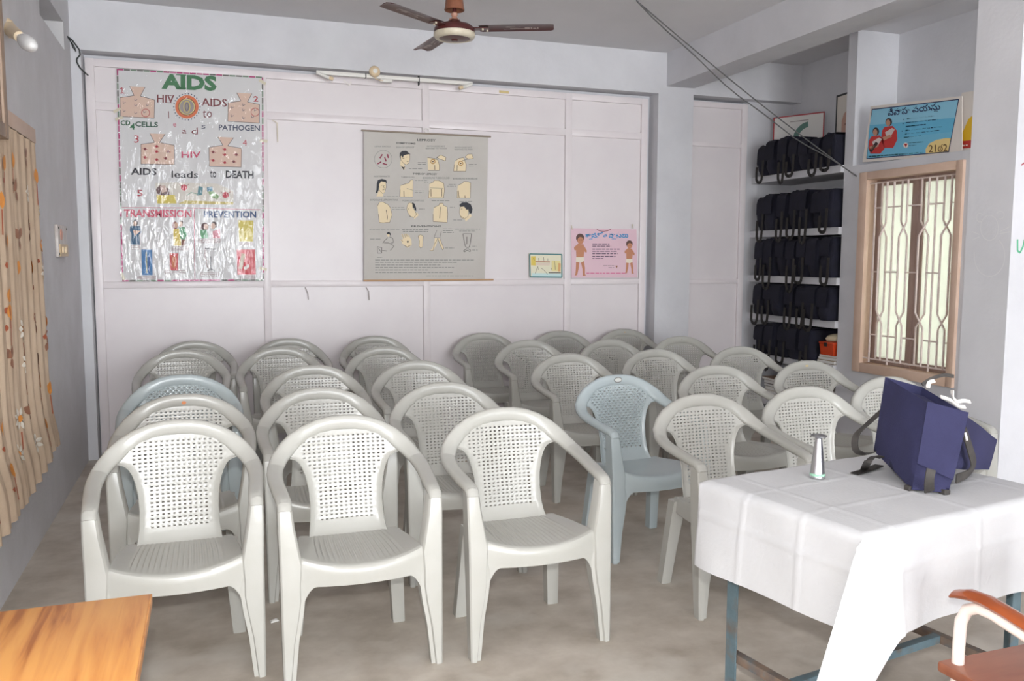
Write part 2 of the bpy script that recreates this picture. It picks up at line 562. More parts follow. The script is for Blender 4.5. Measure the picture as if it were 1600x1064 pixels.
# ================================================================== printed sheets
class Art:
    """flat print on a sheet: shapes given where the photograph shows them, laid on the sheet's own plane"""
    def __init__(self, axis, val, sign, org):
        self.ax, self.val, self.sign, self.org = axis, val, sign, Vector(org)
        self.layers = {}
    def P(self, x, y, layer=1):
        return at(x, y, self.ax, self.val - self.sign * .0006 * layer) - self.org
    def _k(self, rgb):
        return self.layers.setdefault(rgb, MB())
    def poly(self, pts, rgb, layer=1):
        self._k(rgb).poly([self.P(x, y, layer) for x, y in pts])
    def rect(self, x0, y0, x1, y1, rgb, layer=1, sk=0):
        self.poly([(x0, y0), (x1, y0 + sk * (x1 - x0)), (x1, y1 + sk * (x1 - x0)), (x0, y1)], rgb, layer)
    def disc(self, cx, cy, r, rgb, layer=1, ry=None, n=18):
        self.poly(disc(r, n, cx, cy, ry), rgb, layer)
    def line(self, pts, rgb, w=.8, layer=2):
        for (x0, y0), (x1, y1) in zip(pts, pts[1:]):
            dx, dy = x1 - x0, y1 - y0
            L = math.hypot(dx, dy) or 1
            nx, ny = -dy / L * w / 2, dx / L * w / 2
            self.poly([(x0 + nx, y0 + ny), (x1 + nx, y1 + ny), (x1 - nx, y1 - ny), (x0 - nx, y0 - ny)], rgb, layer)
    def loop(self, pts, rgb, w=.8, layer=2):
        self.line(list(pts) + [pts[0]], rgb, w, layer)
    def ring(self, cx, cy, r, rgb, w=.8, layer=2, n=18):
        self.loop(disc(r, n, cx, cy), rgb, w, layer)
    def scrib(self, x0, x1, y, rgb, w=1.0, sk=0, rnd=random.Random(5), gap=1.2):
        """a line of print too small to read: word-length dashes"""
        x = x0
        while x < x1:
            L = rnd.uniform(3, 8)
            xe = min(x1, x + L)
            self.line([(x, y + sk * (x - x0)), (xe, y + sk * (xe - x0))], rgb, w, 2)
            x = xe + gap
    def text(self, s, x0, y0, x1, y1, rgb, bold=0.0, sk=0, layer=3, fit=True, shear=0):
        """text stretched into the box; y1 is the baseline side"""
        cu = bpy.data.curves.new('t', 'FONT')
        cu.body, cu.size, cu.resolution_u, cu.offset = s, 1, 2, bold
        o = bpy.data.objects.new('t', cu)
        COL.objects.link(o)
        bpy.context.view_layer.update()
        me = bpy.data.meshes.new_from_object(o.evaluated_get(bpy.context.evaluated_depsgraph_get()))
        bpy.data.objects.remove(o)
        xs = [v.co.x for v in me.vertices]
        ys = [v.co.y for v in me.vertices]
        ax, bx, ay, by = min(xs), max(xs), min(ys), max(ys)
        kk = self._k(rgb)
        V = []
        for v in me.vertices:
            u = (v.co.x - ax) / (bx - ax)
            w = (v.co.y - ay) / (by - ay)
            px = x0 + (x1 - x0) * u
            V.append(kk.bm.verts.new(self.P(px, y1 + (y0 - y1) * w + sk * (px - x0), layer)))
        for p in me.polygons:
            kk.face([V[i] for i in p.vertices])
        bpy.data.meshes.remove(me)
    def flush(self, parent, name):
        self.build(parent, name)
        self.layers = {}
    def build(self, parent, name='printed_artwork'):
        big = bmesh.new()
        mats_ = []
        for i, (rgb, kk) in enumerate(self.layers.items()):
            mats_.append(ink(rgb))
            tmp = bpy.data.meshes.new('tmp')
            for f in kk.bm.faces:
                f.material_index = i
            kk.bm.to_mesh(tmp)
            kk.bm.free()
            big.from_mesh(tmp)
            bpy.data.meshes.remove(tmp)
        me = bpy.data.meshes.new(name)
        big.to_mesh(me)
        big.free()
        for m in mats_:
            me.materials.append(m)
        return link(name, me, parent)

def sheet(corners, axis, val, sign, org, th, m, parent, name='sheet', wav=0.0, n=1):
    """a sheet of real thickness whose four corners (TL TR BR BL) are given in the photograph"""
    tl, tr, br, bl = corners
    k = MB()
    def fn(u, v):
        x = (tl[0] * (1 - u) + tr[0] * u) * (1 - v) + (bl[0] * (1 - u) + br[0] * u) * v
        y = (tl[1] * (1 - u) + tr[1] * u) * (1 - v) + (bl[1] * (1 - u) + br[1] * u) * v
        p = at(x, y, axis, val)
        i = 'XYZ'.index(axis)
        p[i] += sign * wav * (1 + math.sin(u * 7 + v * 3) * math.cos(v * 5 + u * 2))
        return p - Vector(org)
    A = [[k.bm.verts.new(fn(i / n, j / n)) for j in range(n + 1)] for i in range(n + 1)]
    off = Vector((0, 0, 0))
    off['XYZ'.index(axis)] = sign * th
    B = [[k.bm.verts.new(v.co + off) for v in r] for r in A]
    for G in (A, B):
        for i in range(n):
            for j in range(n):
                k.face([G[i][j], G[i + 1][j], G[i + 1][j + 1], G[i][j + 1]])
    for i in range(n):
        k.face([A[i][0], A[i + 1][0], B[i + 1][0], B[i][0]])
        k.face([A[i][n], A[i + 1][n], B[i + 1][n], B[i][n]])
        k.face([A[0][i], A[0][i + 1], B[0][i + 1], B[0][i]])
        k.face([A[n][i], A[n][i + 1], B[n][i + 1], B[n][i]])
    return k.obj(name, m, parent)

POSTERWHITE = mat('poster_paper', (214, 213, 213), 0.7, (208, 207, 208), 3)
# ---- large handmade poster under clear plastic
PYP = DP - .012
org = at(300, 440, 'Y', PYP)
pa = thing('aids_poster', 'large handmade AIDS awareness poster covered in shiny clear plastic', 'poster', org)
sheet([(182, 107), (411, 120), (412.5, 438.5), (190.5, 440)], 'Y', PYP, 1, org, .003, POSTERWHITE, pa)
A = Art('Y', PYP, 1, org)
def c2(x, y): return (170 + x / 6.08, 95 + y / 6.08)
def c3(x, y): return (170 + x / 5.91, 265 + y / 5.91)
def P2(L): return [c2(*p) for p in L]
def P3(L): return [c3(*p) for p in L]
RED, DRED, GRN, BLK, PINK, SKIN = (176, 44, 60), (120, 50, 56), (62, 118, 78), (44, 42, 52), (196, 72, 104), (214, 184, 166)
NAVYI, SLATE = (52, 78, 120), (72, 78, 100)
A.text('AIDS', *c2(500, 122), *c2(1025, 268), GRN, .05, sk=.04)
A.line(P2([(106, 268), (127, 256), (127, 306)]), RED, 1.3, 3)
A.line(P2([(104, 307), (150, 307)]), RED, 1.2, 3)
for s, b in (('2', (1375, 335, 1420, 388)),):
    A.text(s, *c2(b[0], b[1]), *c2(b[2], b[3]), RED, .02)
for s, b in (('3', (240, 707, 285, 778)), ('4', (1273, 748, 1312, 808))):
    A.text(s, *c2(b[0], b[1]), *c2(b[2], b[3]), RED)
bottles = [[(198, 243), (345, 250), (300, 335), (435, 372), (432, 545), (112, 530), (107, 350), (240, 330)],
           [(1215, 303), (1360, 312), (1318, 390), (1432, 416), (1430, 592), (1130, 575), (1133, 397), (1255, 382)],
           [(390, 690), (535, 695), (482, 775), (622, 802), (625, 986), (305, 980), (305, 793), (435, 775)],
           [(1035, 722), (1185, 730), (1130, 808), (1262, 832), (1258, 1010), (955, 1003), (952, 822), (1085, 802)]]
for x0, x1, y0, y1, cc in ((640, 735, 128, 254, GRN), (548, 598, 322, 392, DRED), (958, 1008, 358, 424, DRED)):
    for yy in (y0, y1):
        A.line([c2(x0, yy + 4), c2(x1, yy + 8)], cc, 1.6 if cc == GRN else 1.0, 3)
for q, bt in enumerate(bottles):
    pp = P2(bt)
    A.poly([pp[0], pp[1], pp[2], pp[7]], SKIN)
    A.poly([pp[7], pp[2], pp[3], pp[4], pp[5], pp[6]], SKIN)
    A.line([pp[1], pp[2], pp[3], pp[4], pp[5], pp[6], pp[7], pp[0]], BLK, .7)
    x0, y0 = bt[6][0], bt[6][1]
    for i, (dx, dy) in enumerate(((40, 45), (150, 20), (150, 70), (260, 70), (40, 125), (150, 145), (235, 135))):
        x, y = c2(x0 + dx, y0 + dy)
        if q < 2:
            A.line([(x - 2, y - 2), (x - 1.4, y + 1.6), (x + 2, y - .4)], SLATE, .7, 3)
        else:
            A.disc(x, y, 2.2, RED if i % 3 else DRED, 3, n=7)
            A.line([(x - 4, y - 1), (x + 4, y + 1)], RED, .7, 3)
    if q < 2:
        A.ring(*c2(*((350, 495) if q == 0 else (1390, 487))), 6.3, RED, .9, 3)
A.text('HIV', *c2(458, 320), *c2(622, 395), DRED, .015, sk=.04)
A.text('AIDS', *c2(880, 352), *c2(1122, 425), DRED, .015, sk=.05)
vx, vy = c2(742, 437)
for i in range(26):
    a = i * 2 * math.pi / 26
    A.disc(vx + 20.5 * math.cos(a), vy + 20.5 * math.sin(a), 1.1, SLATE, 2, n=6)
A.disc(vx, vy, 18.2, (210, 110, 66), 1, n=28)
A.disc(vx, vy, 13.6, (86, 60, 56), 2, n=24)
A.disc(vx, vy, 12.6, (206, 192, 120), 3, n=24)
A.disc(vx, vy, 11.2, (150, 142, 140), 4, n=24)
A.loop(disc(5, 14, vx, vy, 9), (206, 186, 96), 1.2, 5)
A.loop(disc(2.4, 12, vx, vy, 6), (110, 100, 104), 1.0, 5)
A.text('CD', *c2(112, 565), *c2(205, 612), (40, 90, 60), .03, sk=.03)
A.text('4', *c2(200, 595), *c2(248, 655), (40, 110, 70), .03)
A.text('CELLS', *c2(250, 575), *c2(468, 625), (46, 84, 66), .03, sk=.03)
A.text('PATHOGEN', *c2(1045, 605), *c2(1435, 660), SLATE, .02, sk=.02)
A.line([c2(568, 480), c2(570, 545)], DRED, 1.0, 3)
A.text('to', *c2(893, 470), *c2(980, 540), DRED)
A.text('e', *c2(612, 590), *c2(640, 625), PINK)
A.text('a', *c2(695, 655), *c2(738, 692), DRED)
A.text('d', *c2(785, 635), *c2(845, 698), DRED)
A.text('s', *c2(880, 612), *c2(918, 645), SLATE)
A.text('HIV', *c2(690, 862), *c2(872, 922), PINK, .02)
A.text('AIDS', *c3(203, -18), *c3(442, 48), BLK, .03, sk=.02)
A.text('leads', *c3(580, 10), *c3(825, 75), BLK, .01, sk=.02)
A.text('to', *c3(935, 8), *c3(992, 75), BLK, .01)
A.text('DEATH', *c3(1080, 8), *c3(1338, 78), BLK, .03, sk=.02)
A.text('5', *c3(260, 188), *c3(312, 246), RED, .01)
A.poly(P3([(430, 125), (620, 118), (1000, 130), (1150, 200), (1150, 320), (445, 315)]), (212, 206, 196))
A.poly(P3([(440, 235), (610, 235), (625, 312), (446, 312)]), (206, 188, 84), 2)
A.poly(P3([(700, 285), (1148, 300), (1148, 322), (640, 316)]), (196, 180, 110), 2)
A.poly(P3([(435, 180), (475, 140), (560, 180), (560, 235), (500, 240), (445, 220)]), (110, 84, 84), 2)
A.poly(P3([(470, 150), (520, 145), (540, 200), (490, 215)]), (206, 180, 170), 3)
for cx, cy in ((695, 165), (1078, 235)):
    A.disc(*c3(cx, cy), 5, (196, 60, 76), 3, n=9)
    for dx in (-1, 1):
        A.line([c3(cx, cy), c3(cx + 45 * dx, cy - 30)], (150, 50, 70), .8, 3)
A.poly(P3([(830, 150), (870, 165), (860, 235), (815, 240)]), (84, 132, 142), 3)
A.poly(P3([(905, 165), (955, 155), (960, 200), (910, 205)]), (64, 120, 146), 3)
A.poly(P3([(915, 200), (965, 200), (1020, 245), (1000, 275), (940, 250)]), (124, 158, 104), 3)
A.line(P3([(720, 240), (760, 210), (830, 230)]), (140, 170, 150), 1.2, 3)
A.line(P3([(120, 350), (780, 355), (1402, 372)]), PINK, .8)
A.line(P3([(788, 360), (795, 1020)]), PINK, .9)
A.text('TRANSMISSION', *c3(140, 366), *c3(765, 440), (206, 86, 110), .03, sk=.005)
A.text('PREVENTION', *c3(878, 380), *c3(1362, 444), NAVYI, .03, sk=.005)
def label(x0, y0, x1, y1):
    a, b = c3(x0, y0), c3(x1, y1)
    A.loop([a, (b[0], a[1]), b, (a[0], b[1])], DRED, .6)
    A.scrib(a[0] + 1, b[0] - 1, (a[1] + b[1]) / 2, DRED, .9)
# woman in blue
A.poly(P3([(200, 520), (290, 520), (302, 580), (280, 600), (288, 695), (203, 692), (210, 600), (192, 560)]), (52, 92, 124))
A.disc(*c3(242, 492), 4.2, (60, 50, 52), 2, ry=5.2)
A.disc(*c3(242, 497), 2.8, (204, 170, 150), 3, ry=4)
A.poly(P3([(222, 560), (296, 565), (240, 612)]), (204, 170, 150), 2)
label(208, 700, 280, 735)
# couple
A.poly(P3([(595, 545), (650, 545), (668, 620), (668, 705), (600, 702)]), (214, 190, 90))
A.poly(P3([(648, 535), (705, 530), (722, 600), (705, 645), (660, 640)]), (84, 150, 108), 2)
A.poly(P3([(672, 645), (710, 645), (708, 702), (672, 702)]), (132, 92, 82), 2)
A.disc(*c3(612, 515), 4.4, (140, 74, 62), 2, ry=6)
A.disc(*c3(622, 512), 3, (214, 178, 156), 3, ry=4.2)
A.disc(*c3(664, 490), 4, (60, 54, 54), 2)
A.disc(*c3(664, 502), 3.2, (206, 172, 150), 3, ry=4)
label(583, 712, 732, 742)
A.poly(P3([(300, 738), (400, 740), (405, 974), (308, 975)]), (70, 124, 176))
A.line(P3([(345, 760), (352, 955)]), (150, 150, 120), 2.2, 2)
A.line(P3([(372, 800), (374, 950)]), (60, 90, 150), 2.0, 2)
label(265, 985, 447, 1010)
A.poly(P3([(562, 775), (642, 773), (638, 930), (566, 928)]), (206, 92, 92))
A.poly(P3([(580, 800), (625, 800), (620, 905), (584, 905)]), (200, 120, 84), 2)
label(523, 932, 705, 962)
# people talking
A.poly(P3([(845, 560), (900, 545), (920, 635), (848, 635)]), (110, 168, 128))
A.poly(P3([(960, 570), (1025, 545), (1030, 635), (960, 632)]), (214, 140, 154))
A.disc(*c3(888, 525), 6, (92, 62, 66), 1)
A.disc(*c3(898, 528), 3.6, (214, 184, 168), 2, ry=4.6)
A.disc(*c3(968, 512), 5.5, (86, 70, 70), 1)
A.disc(*c3(962, 520), 3.6, (214, 184, 168), 2, ry=4.6)
label(830, 642, 1028, 672)
A.poly(P3([(1195, 468), (1335, 470), (1332, 664), (1205, 662)]), (206, 190, 84))
label(1208, 672, 1325, 695)
A.line(P3([(885, 728), (985, 735)]), BLK, 1.2)
A.line(P3([(890, 735), (885, 800), (905, 840), (900, 880), (918, 905)]), (120, 60, 60), 1.0)
A.line(P3([(940, 800), (945, 930)]), BLK, 1.4)
A.line(P3([(910, 938), (945, 915), (980, 938)]), BLK, 1.0)
label(850, 952, 1016, 982)
A.poly(P3([(1180, 740), (1350, 738), (1358, 970), (1188, 970)]), (196, 44, 56))
A.poly(P3([(1225, 775), (1262, 780), (1232, 920), (1200, 915)]), (180, 160, 136), 2)
A.poly(P3([(1245, 905), (1285, 872), (1300, 895), (1262, 930)]), (232, 222, 216), 2)
label(1214, 980, 1346, 1005)
# ribbon border
def border(p, q, segs):
    for i in range(segs):
        a, b = i / segs, (i + 1) / segs - .004
        col_ = [(176, 52, 112), (176, 52, 112), (96, 92, 86), (190, 96, 140), (110, 132, 110)][(i * 7 + i // 3) % 5]
        A.line([(p[0] + (q[0] - p[0]) * a, p[1] + (q[1] - p[1]) * a), (p[0] + (q[0] - p[0]) * b, p[1] + (q[1] - p[1]) * b)], col_, 2.2)
border((183.2, 108.4), (410, 121), 22)
border((183.5, 108), (191.5, 439), 30)
border((410.2, 121), (411.4, 438), 30)
border((191, 438.8), (411, 437.4), 20)
A.build(pa)
# clear plastic film, crumpled, in front of the print
FILM = bpy.data.materials.new('clear_plastic_film')
FILM.use_nodes = True
nt = FILM.node_tree
nt.nodes.clear()
o_ = nt.nodes.new('ShaderNodeOutputMaterial')
tr_ = nt.nodes.new('ShaderNodeBsdfTransparent')
tr_.inputs[0].default_value = (.97, .97, .97, 1)
gl_ = nt.nodes.new('ShaderNodeBsdfGlossy')
gl_.inputs['Roughness'].default_value = 0.05
mx_ = nt.nodes.new('ShaderNodeMixShader')
mx_.inputs[0].default_value = 0.028
tc_ = nt.nodes.new('ShaderNodeTexCoord')
mp_ = nt.nodes.new('ShaderNodeMapping')
mp_.inputs['Rotation'].default_value = (0, .6, 0)
mp_.inputs['Scale'].default_value = (2.2, 1, .6)
n1_ = nt.nodes.new('ShaderNodeTexNoise')
n1_.inputs['Scale'].default_value = 11
n1_.inputs['Detail'].default_value = 2.5
n1_.inputs['Distortion'].default_value = .6
b_ = nt.nodes.new('ShaderNodeBump')
b_.inputs['Strength'].default_value = 0.6
b_.inputs['Distance'].default_value = 0.02
nt.links.new(tc_.outputs['Object'], mp_.inputs[0])
nt.links.new(mp_.outputs[0], n1_.inputs['Vector'])
nt.links.new(n1_.outputs['Fac'], b_.inputs['Height'])
nt.links.new(b_.outputs[0], gl_.inputs['Normal'])
nt.links.new(tr_.outputs[0], mx_.inputs[1])
nt.links.new(gl_.outputs[0], mx_.inputs[2])
nt.links.new(mx_.outputs[0], o_.inputs[0])
k = MB()
n = 26
k.grid(lambda u, v: at(181 + 231 * u + 8 * v * (1 - u), 106 + 14 * u * (1 - v) + 334 * v - 1.5 * u * v, 'Y', PYP - .009 - .003 * math.sin(u * 9 + v * 4) * math.cos(v * 11)) - Vector(org), n, n)
k.obj('plastic_cover', FILM, pa, smooth=180)
TAPE = mat('old_tape', (206, 196, 172), 0.4)
for (x, y, a) in ((410, 128, .6), (183, 172, -.5), (186, 185, -.3), (412, 220, .1), (192, 432, 1.2), (411, 420, .2)):
    k = MB()
    k.poly([at(x + 6 * math.cos(a) * i - 2.2 * math.sin(a) * j, y + 6 * math.sin(a) * i + 2.2 * math.cos(a) * j, 'Y', PYP - .004) - Vector(org) for i, j in ((-1, -1), (1, -1), (1, 1), (-1, 1))])
    k.obj('tape', TAPE, pa)

# ---- leprosy wall chart with rods
LY = DP - .02
org = at(663, 438, 'Y', LY)
pc = thing('wall_chart', 'grey rolled cloth chart of leprosy drawings hung on rods', 'chart', org)
CHART = mat('grey_chart_cloth', (196, 192, 186), 0.8, (188, 183, 176), 3, rgb3=(200, 197, 192), scale3=1.5)
sheet([(568.5, 203), (763, 212.5), (757.5, 438), (569, 439.5)], 'Y', LY, 1, org, .003, CHART, pa if False else pc, wav=-.0004, n=10)
ROD = mat('chart_rod', (150, 136, 122), 0.5)
for y0, y1, nm in ((203.5, 213.5, 0), (438.5, 437, 1)):
    k = MB()
    k.tube([at(564.5 if nm == 0 else 568, y0, 'Y', LY - .006) - org, at(767 if nm == 0 else 771, y1, 'Y', LY - .006) - org], .007, 8)
    k.obj('rod', ROD if nm == 0 else mat('wood_rod', (190, 150, 110), .5), pc, smooth=60)
k = MB()
c_ = at(666.5, 204, 'Y', LY - .006) - org
k.tube([c_ + Vector((.018 * math.cos(a), 0, .018 * math.sin(a))) for a in [i * math.pi / 6 for i in range(13)]], .003, 6)
k.obj('hanging_ring', WHITEPLASTIC, pc)
A = Art('Y', LY - .001, 1, org)
def c4(x, y): return (560 + x / 7.6, 195 + y / 7.6)
def c5(x, y): return (560 + x / 7.62, 320 + y / 7.62)
TX, SK, HAIR, OUT = (74, 76, 74), (226, 208, 172), (38, 40, 48), (60, 52, 48)
A.text('LEPROSY', *c4(698, 165), *c4(918, 192), TX, .02, sk=.03)
A.text('SYMPTOMS', *c4(448, 205), *c4(680, 226), TX, .02, sk=.03)
A.text('TYPES OF LEPROSY', *c4(645, 570), *c4(935, 592), TX, .02, sk=.02)
A.text('PREVENTIONS', *c5(632, 245), *c5(985, 266), TX, .02)
T2 = (112, 116, 112)
for s, b in (('LEPRA BACILLI', (195, 248, 380, 266)), ('SIGN OF LEPROSY', (447, 256, 665, 276)), ('PATCH DOES NOT', (815, 246, 1030, 264)), ('RESPOND TO TOUCH', (800, 272, 1048, 290)),
             ('PATCH DOES NOT', (1145, 260, 1350, 276)), ('RESPOND TO PAIN', (1142, 285, 1355, 302)), ('INDETERMINATE', (183, 604, 372, 622)), ('TUBERCULOID', (508, 612, 665, 630)),
             ('BORDERLINE TUBERCULOID', (765, 620, 1083, 642)), ('BORDERLINE BORDERLINE', (1125, 630, 1415, 650)), ('BORDERLINE LEPROMATOUS', (138, 880, 470, 902)), ('POLAR LEPROMATOUS', (525, 890, 780, 910))):
    A.text(s, *c4(b[0], b[1]), *c4(b[2], b[3]), T2)
for (x0, x1, y) in ((705, 805, 448), (705, 800, 468), (600, 760, 522), (1310, 1405, 470), (1310, 1365, 492), (670, 830, 660), (780, 830, 680), (668, 775, 785), (668, 770, 805), (1070, 1165, 708), (1050, 1160, 730), (300, 475, 852), (400, 545, 982), (400, 555, 1005), (715, 790, 1000), (1085, 1145, 980), (870, 1088, 902), (1200, 1350, 910)):
    a, b = c4(x0, y), c4(x1, y)
    A.scrib(a[0], b[0], a[1], T2, .7)
for (x0, x1, y) in ((130, 490, 298), (520, 835, 292), (530, 830, 316), (1005, 1120, 285), (1005, 1120, 308), (1005, 1135, 330), (1150, 1450, 288), (1200, 1395, 312), (138, 265, 408), (1030, 1140, 516), (1355, 1410, 495), (1355, 1420, 540), (1130, 1240, 182)):
    a, b = c5(x0, y), c5(x1, y)
    A.scrib(a[0], b[0], a[1], T2, .8)
for i, x1 in enumerate((1375, 1170, 975, 1145, 825, 1120)):
    a, b = c5(200, 656 + i * 30), c5(x1, 656 + i * 30)
    A.scrib(a[0], b[0], a[1], T2, .9)
a, b = c5(222, 625), c5(285, 625)
A.scrib(a[0], b[0], a[1], T2, .8)
a, b = c5(810, 846), c5(1370, 848)
A.scrib(a[0], b[0], a[1], T2, .6)
A.flush(pc, 'printed_text')
for o_t in pc.children:
    if o_t.name.startswith('printed_text'):
        o_t['kind'] = 'stuff'
# bacilli disc
x, y = c4(295, 408)
A.ring(x, y, 13.8, T2, .5, n=28)
for p, q in (((255, 398), (285, 350)), ((345, 348), (355, 395)), ((312, 385), (330, 435)), ((228, 465), (272, 438)), ((288, 458), (340, 474))):
    A.line([c4(*p), c4(*q)], (140, 52, 74), 2.0)
A.flush(pc, 'printed_bacilli')
def head(f, face, hair, neck=None, feat=None):
    if neck: A.poly([f(*p) for p in neck], SK, 1)
    A.poly([f(*p) for p in face], SK, 2)
    A.loop([f(*p) for p in face], OUT, .45, 3)
    A.poly([f(*p) for p in hair], HAIR, 4)
    for ln in (feat or []):
        A.line([f(*p) for p in ln], OUT, .6, 4)
    A.flush(pc, 'printed_head')
head(c4, [(500, 370), (530, 340), (610, 345), (612, 400), (600, 455), (570, 475), (540, 460), (505, 420)],
     [(490, 380), (492, 335), (520, 310), (570, 308), (620, 352), (590, 350), (540, 362), (525, 398), (512, 365), (500, 378), (500, 415)],
     [(500, 420), (545, 465), (555, 520), (538, 540), (495, 480)], [[(565, 385), (582, 382)], [(600, 430), (575, 440)], [(545, 395), (525, 400)]])
A.poly([c4(*p) for p in [(500, 480), (535, 505), (553, 490), (540, 538)]], HAIR, 5)
head(c4, [(240, 690), (270, 662), (325, 672), (330, 740), (312, 805), (285, 815), (248, 775)],
     [(218, 700), (232, 655), (280, 642), (330, 655), (340, 695), (322, 680), (270, 672), (245, 710), (240, 775), (225, 810), (202, 812), (215, 770)],
     [(245, 770), (300, 815), (290, 850), (215, 850)], [[(270, 720), (288, 718)], [(305, 722), (318, 720)], [(285, 775), (308, 770)], [(300, 722), (305, 755)]])
head(c4, [(580, 960), (600, 925), (640, 930), (655, 990), (690, 1060), (660, 1100), (620, 1090), (585, 1040), (575, 1000)],
     [(640, 920), (665, 935), (685, 985), (688, 1025), (668, 1008), (662, 985), (645, 990)], [(640, 1060), (700, 1040), (715, 1075), (665, 1120)], [[(585, 1000), (600, 998)], [(600, 1085), (630, 1092)]])
head(c4, [(1205, 985), (1230, 950), (1290, 960), (1310, 1030), (1300, 1090), (1255, 1120), (1215, 1100), (1200, 1040)],
     [(1200, 950), (1230, 922), (1290, 920), (1335, 945), (1355, 1000), (1345, 1050), (1320, 1055), (1305, 1000), (1285, 1010), (1255, 970), (1210, 975)],
     [(1260, 1110), (1330, 1050), (1345, 1085), (1275, 1150)], [[(1215, 1000), (1235, 998)], [(1215, 1085), (1255, 1108)]])
torsos = [[(820, 390), (905, 400), (945, 420), (962, 480), (962, 542), (828, 542)], [(1150, 430), (1190, 400), (1250, 390), (1280, 470), (1275, 552), (1130, 550), (1138, 470)],
          [(500, 720), (600, 690), (620, 655), (650, 652), (648, 858), (492, 856), (495, 770)], [(842, 700), (890, 680), (900, 660), (955, 662), (1015, 695), (1022, 780), (1012, 868), (832, 868), (840, 780)],
          [(1180, 720), (1240, 690), (1250, 672), (1305, 675), (1335, 690), (1328, 872), (1172, 870), (1172, 790)],
          [(228, 960), (250, 918), (290, 915), (350, 945), (380, 985), (400, 1070), (370, 1160), (330, 1160), (300, 1165), (248, 1160), (238, 1060)],
          [(895, 985), (960, 950), (965, 930), (1005, 930), (1010, 955), (1055, 975), (1062, 1060), (1055, 1160), (888, 1150), (888, 1060)]]
for i, tq in enumerate(torsos):
    A.poly([c4(*p) for p in tq], SK, 1)
    A.line([c4(*p) for p in tq], OUT, .5, 2)
    A.flush(pc, 'printed_torso')
for ln in ([(905, 480), (908, 535)], [(1172, 480), (1170, 545)], [(540, 785), (542, 855)], [(860, 760), (862, 850)], [(990, 760), (990, 850)], [(1185, 780), (1195, 865)], [(1265, 840), (1268, 870)], [(330, 1010), (345, 1100), (340, 1130)], [(975, 975), (965, 1110)]):
    A.line([c4(*p) for p in ln], OUT, .8, 3)
A.line([c4(575, 755), c4(655, 780)], T2, .5, 3)
A.line([c4(850, 750), c4(1005, 755)], T2, .5, 3)
for cx, cy in ((885, 437), (1215, 458)):
    A.ring(*c4(cx, cy), 3.4, (176, 130, 60), 1.2, 4, n=12)
    A.disc(*c4(cx, cy), 1.2, (90, 60, 40), 4, n=7)
A.flush(pc, 'printed_outlines')
for hand in ([(930, 385), (980, 360), (1040, 385), (1035, 430), (960, 405)], [(1265, 385), (1300, 350), (1350, 348), (1365, 400), (1310, 410)]):
    A.poly([c4(*p) for p in hand], SK, 2)
    A.loop([c4(*p) for p in hand], OUT, .45, 3)
    A.flush(pc, 'printed_hand')
A.line([c4(895, 425), c4(945, 382)], OUT, .5, 4)
A.line([c4(1232, 425), c4(1320, 405)], OUT, .5, 4)
A.flush(pc, 'printed_lines')
# prevention row
A.poly([c5(*p) for p in [(335, 335), (365, 320), (385, 345), (388, 378), (370, 350), (345, 352)]], HAIR, 3)
A.poly([c5(*p) for p in [(338, 345), (368, 350), (372, 378), (350, 380)]], SK, 2)
for ln in ([(370, 380), (410, 400), (415, 450), (380, 460)], [(350, 390), (300, 440), (290, 460)], [(300, 450), (360, 455), (425, 490), (380, 545)], [(225, 500), (280, 510), (278, 575), (228, 575), (225, 500)], [(240, 520), (270, 560)], [(285, 545), (340, 550)]):
    A.line([c5(*p) for p in ln], OUT, .7, 3)
A.flush(pc, 'printed_figure')
A.poly([c5(*p) for p in [(530, 400), (560, 385), (600, 365), (632, 420), (635, 480), (590, 515), (545, 480), (515, 455)]], SK, 2)
for p, q in (((540, 400), (520, 350)), ((560, 390), (552, 345)), ((580, 380), (575, 345)), ((600, 380), (605, 362)), ((530, 440), (508, 415))):
    A.line([c5(*p), c5(*q)], SK, 2.4, 2)
    A.line([c5(*p), c5(*q)], OUT, .5, 3)
A.disc(*c5(588, 440), 1.6, HAIR, 4, n=7)
A.line([c5(545, 480), c5(580, 505), c5(620, 480)], OUT, .7, 3)
A.flush(pc, 'printed_hand')
A.poly([c5(*p) for p in [(710, 370), (740, 355), (772, 370), (768, 440), (765, 500), (740, 515), (722, 495), (725, 430)]], SK, 2)
A.loop([c5(*p) for p in [(710, 370), (740, 355), (772, 370), (768, 440), (765, 500), (740, 515), (722, 495), (725, 430)]], OUT, .45, 3)
A.flush(pc, 'printed_foot')
A.poly([c5(*p) for p in [(910, 395), (945, 400), (930, 470), (890, 545), (848, 548), (880, 525), (905, 450)]], SK, 2)
A.poly([c5(*p) for p in [(945, 398), (970, 400), (995, 470), (1018, 520), (1005, 535), (975, 490)]], SK, 2)
for ln in ([(935, 300), (900, 390), (970, 395), (988, 310)], [(945, 400), (905, 470), (890, 545), (848, 548)], [(970, 400), (1018, 520), (1000, 540)], [(945, 400), (980, 490), (1000, 535)]):
    A.line([c5(*p) for p in ln], OUT, .5, 3)
A.flush(pc, 'printed_legs')
for ln in ([(1245, 345), (1348, 345), (1335, 440), (1322, 500)], [(1245, 345), (1260, 440), (1275, 500)], [(1292, 380), (1290, 470)], [(1275, 500), (1300, 510), (1325, 500)], [(1290, 520), (1250, 550), (1262, 562), (1295, 540), (1330, 560), (1335, 540), (1300, 520)]):
    A.line([c5(*p) for p in ln], OUT, .8, 3)
A.build(pc, 'printed_trousers')

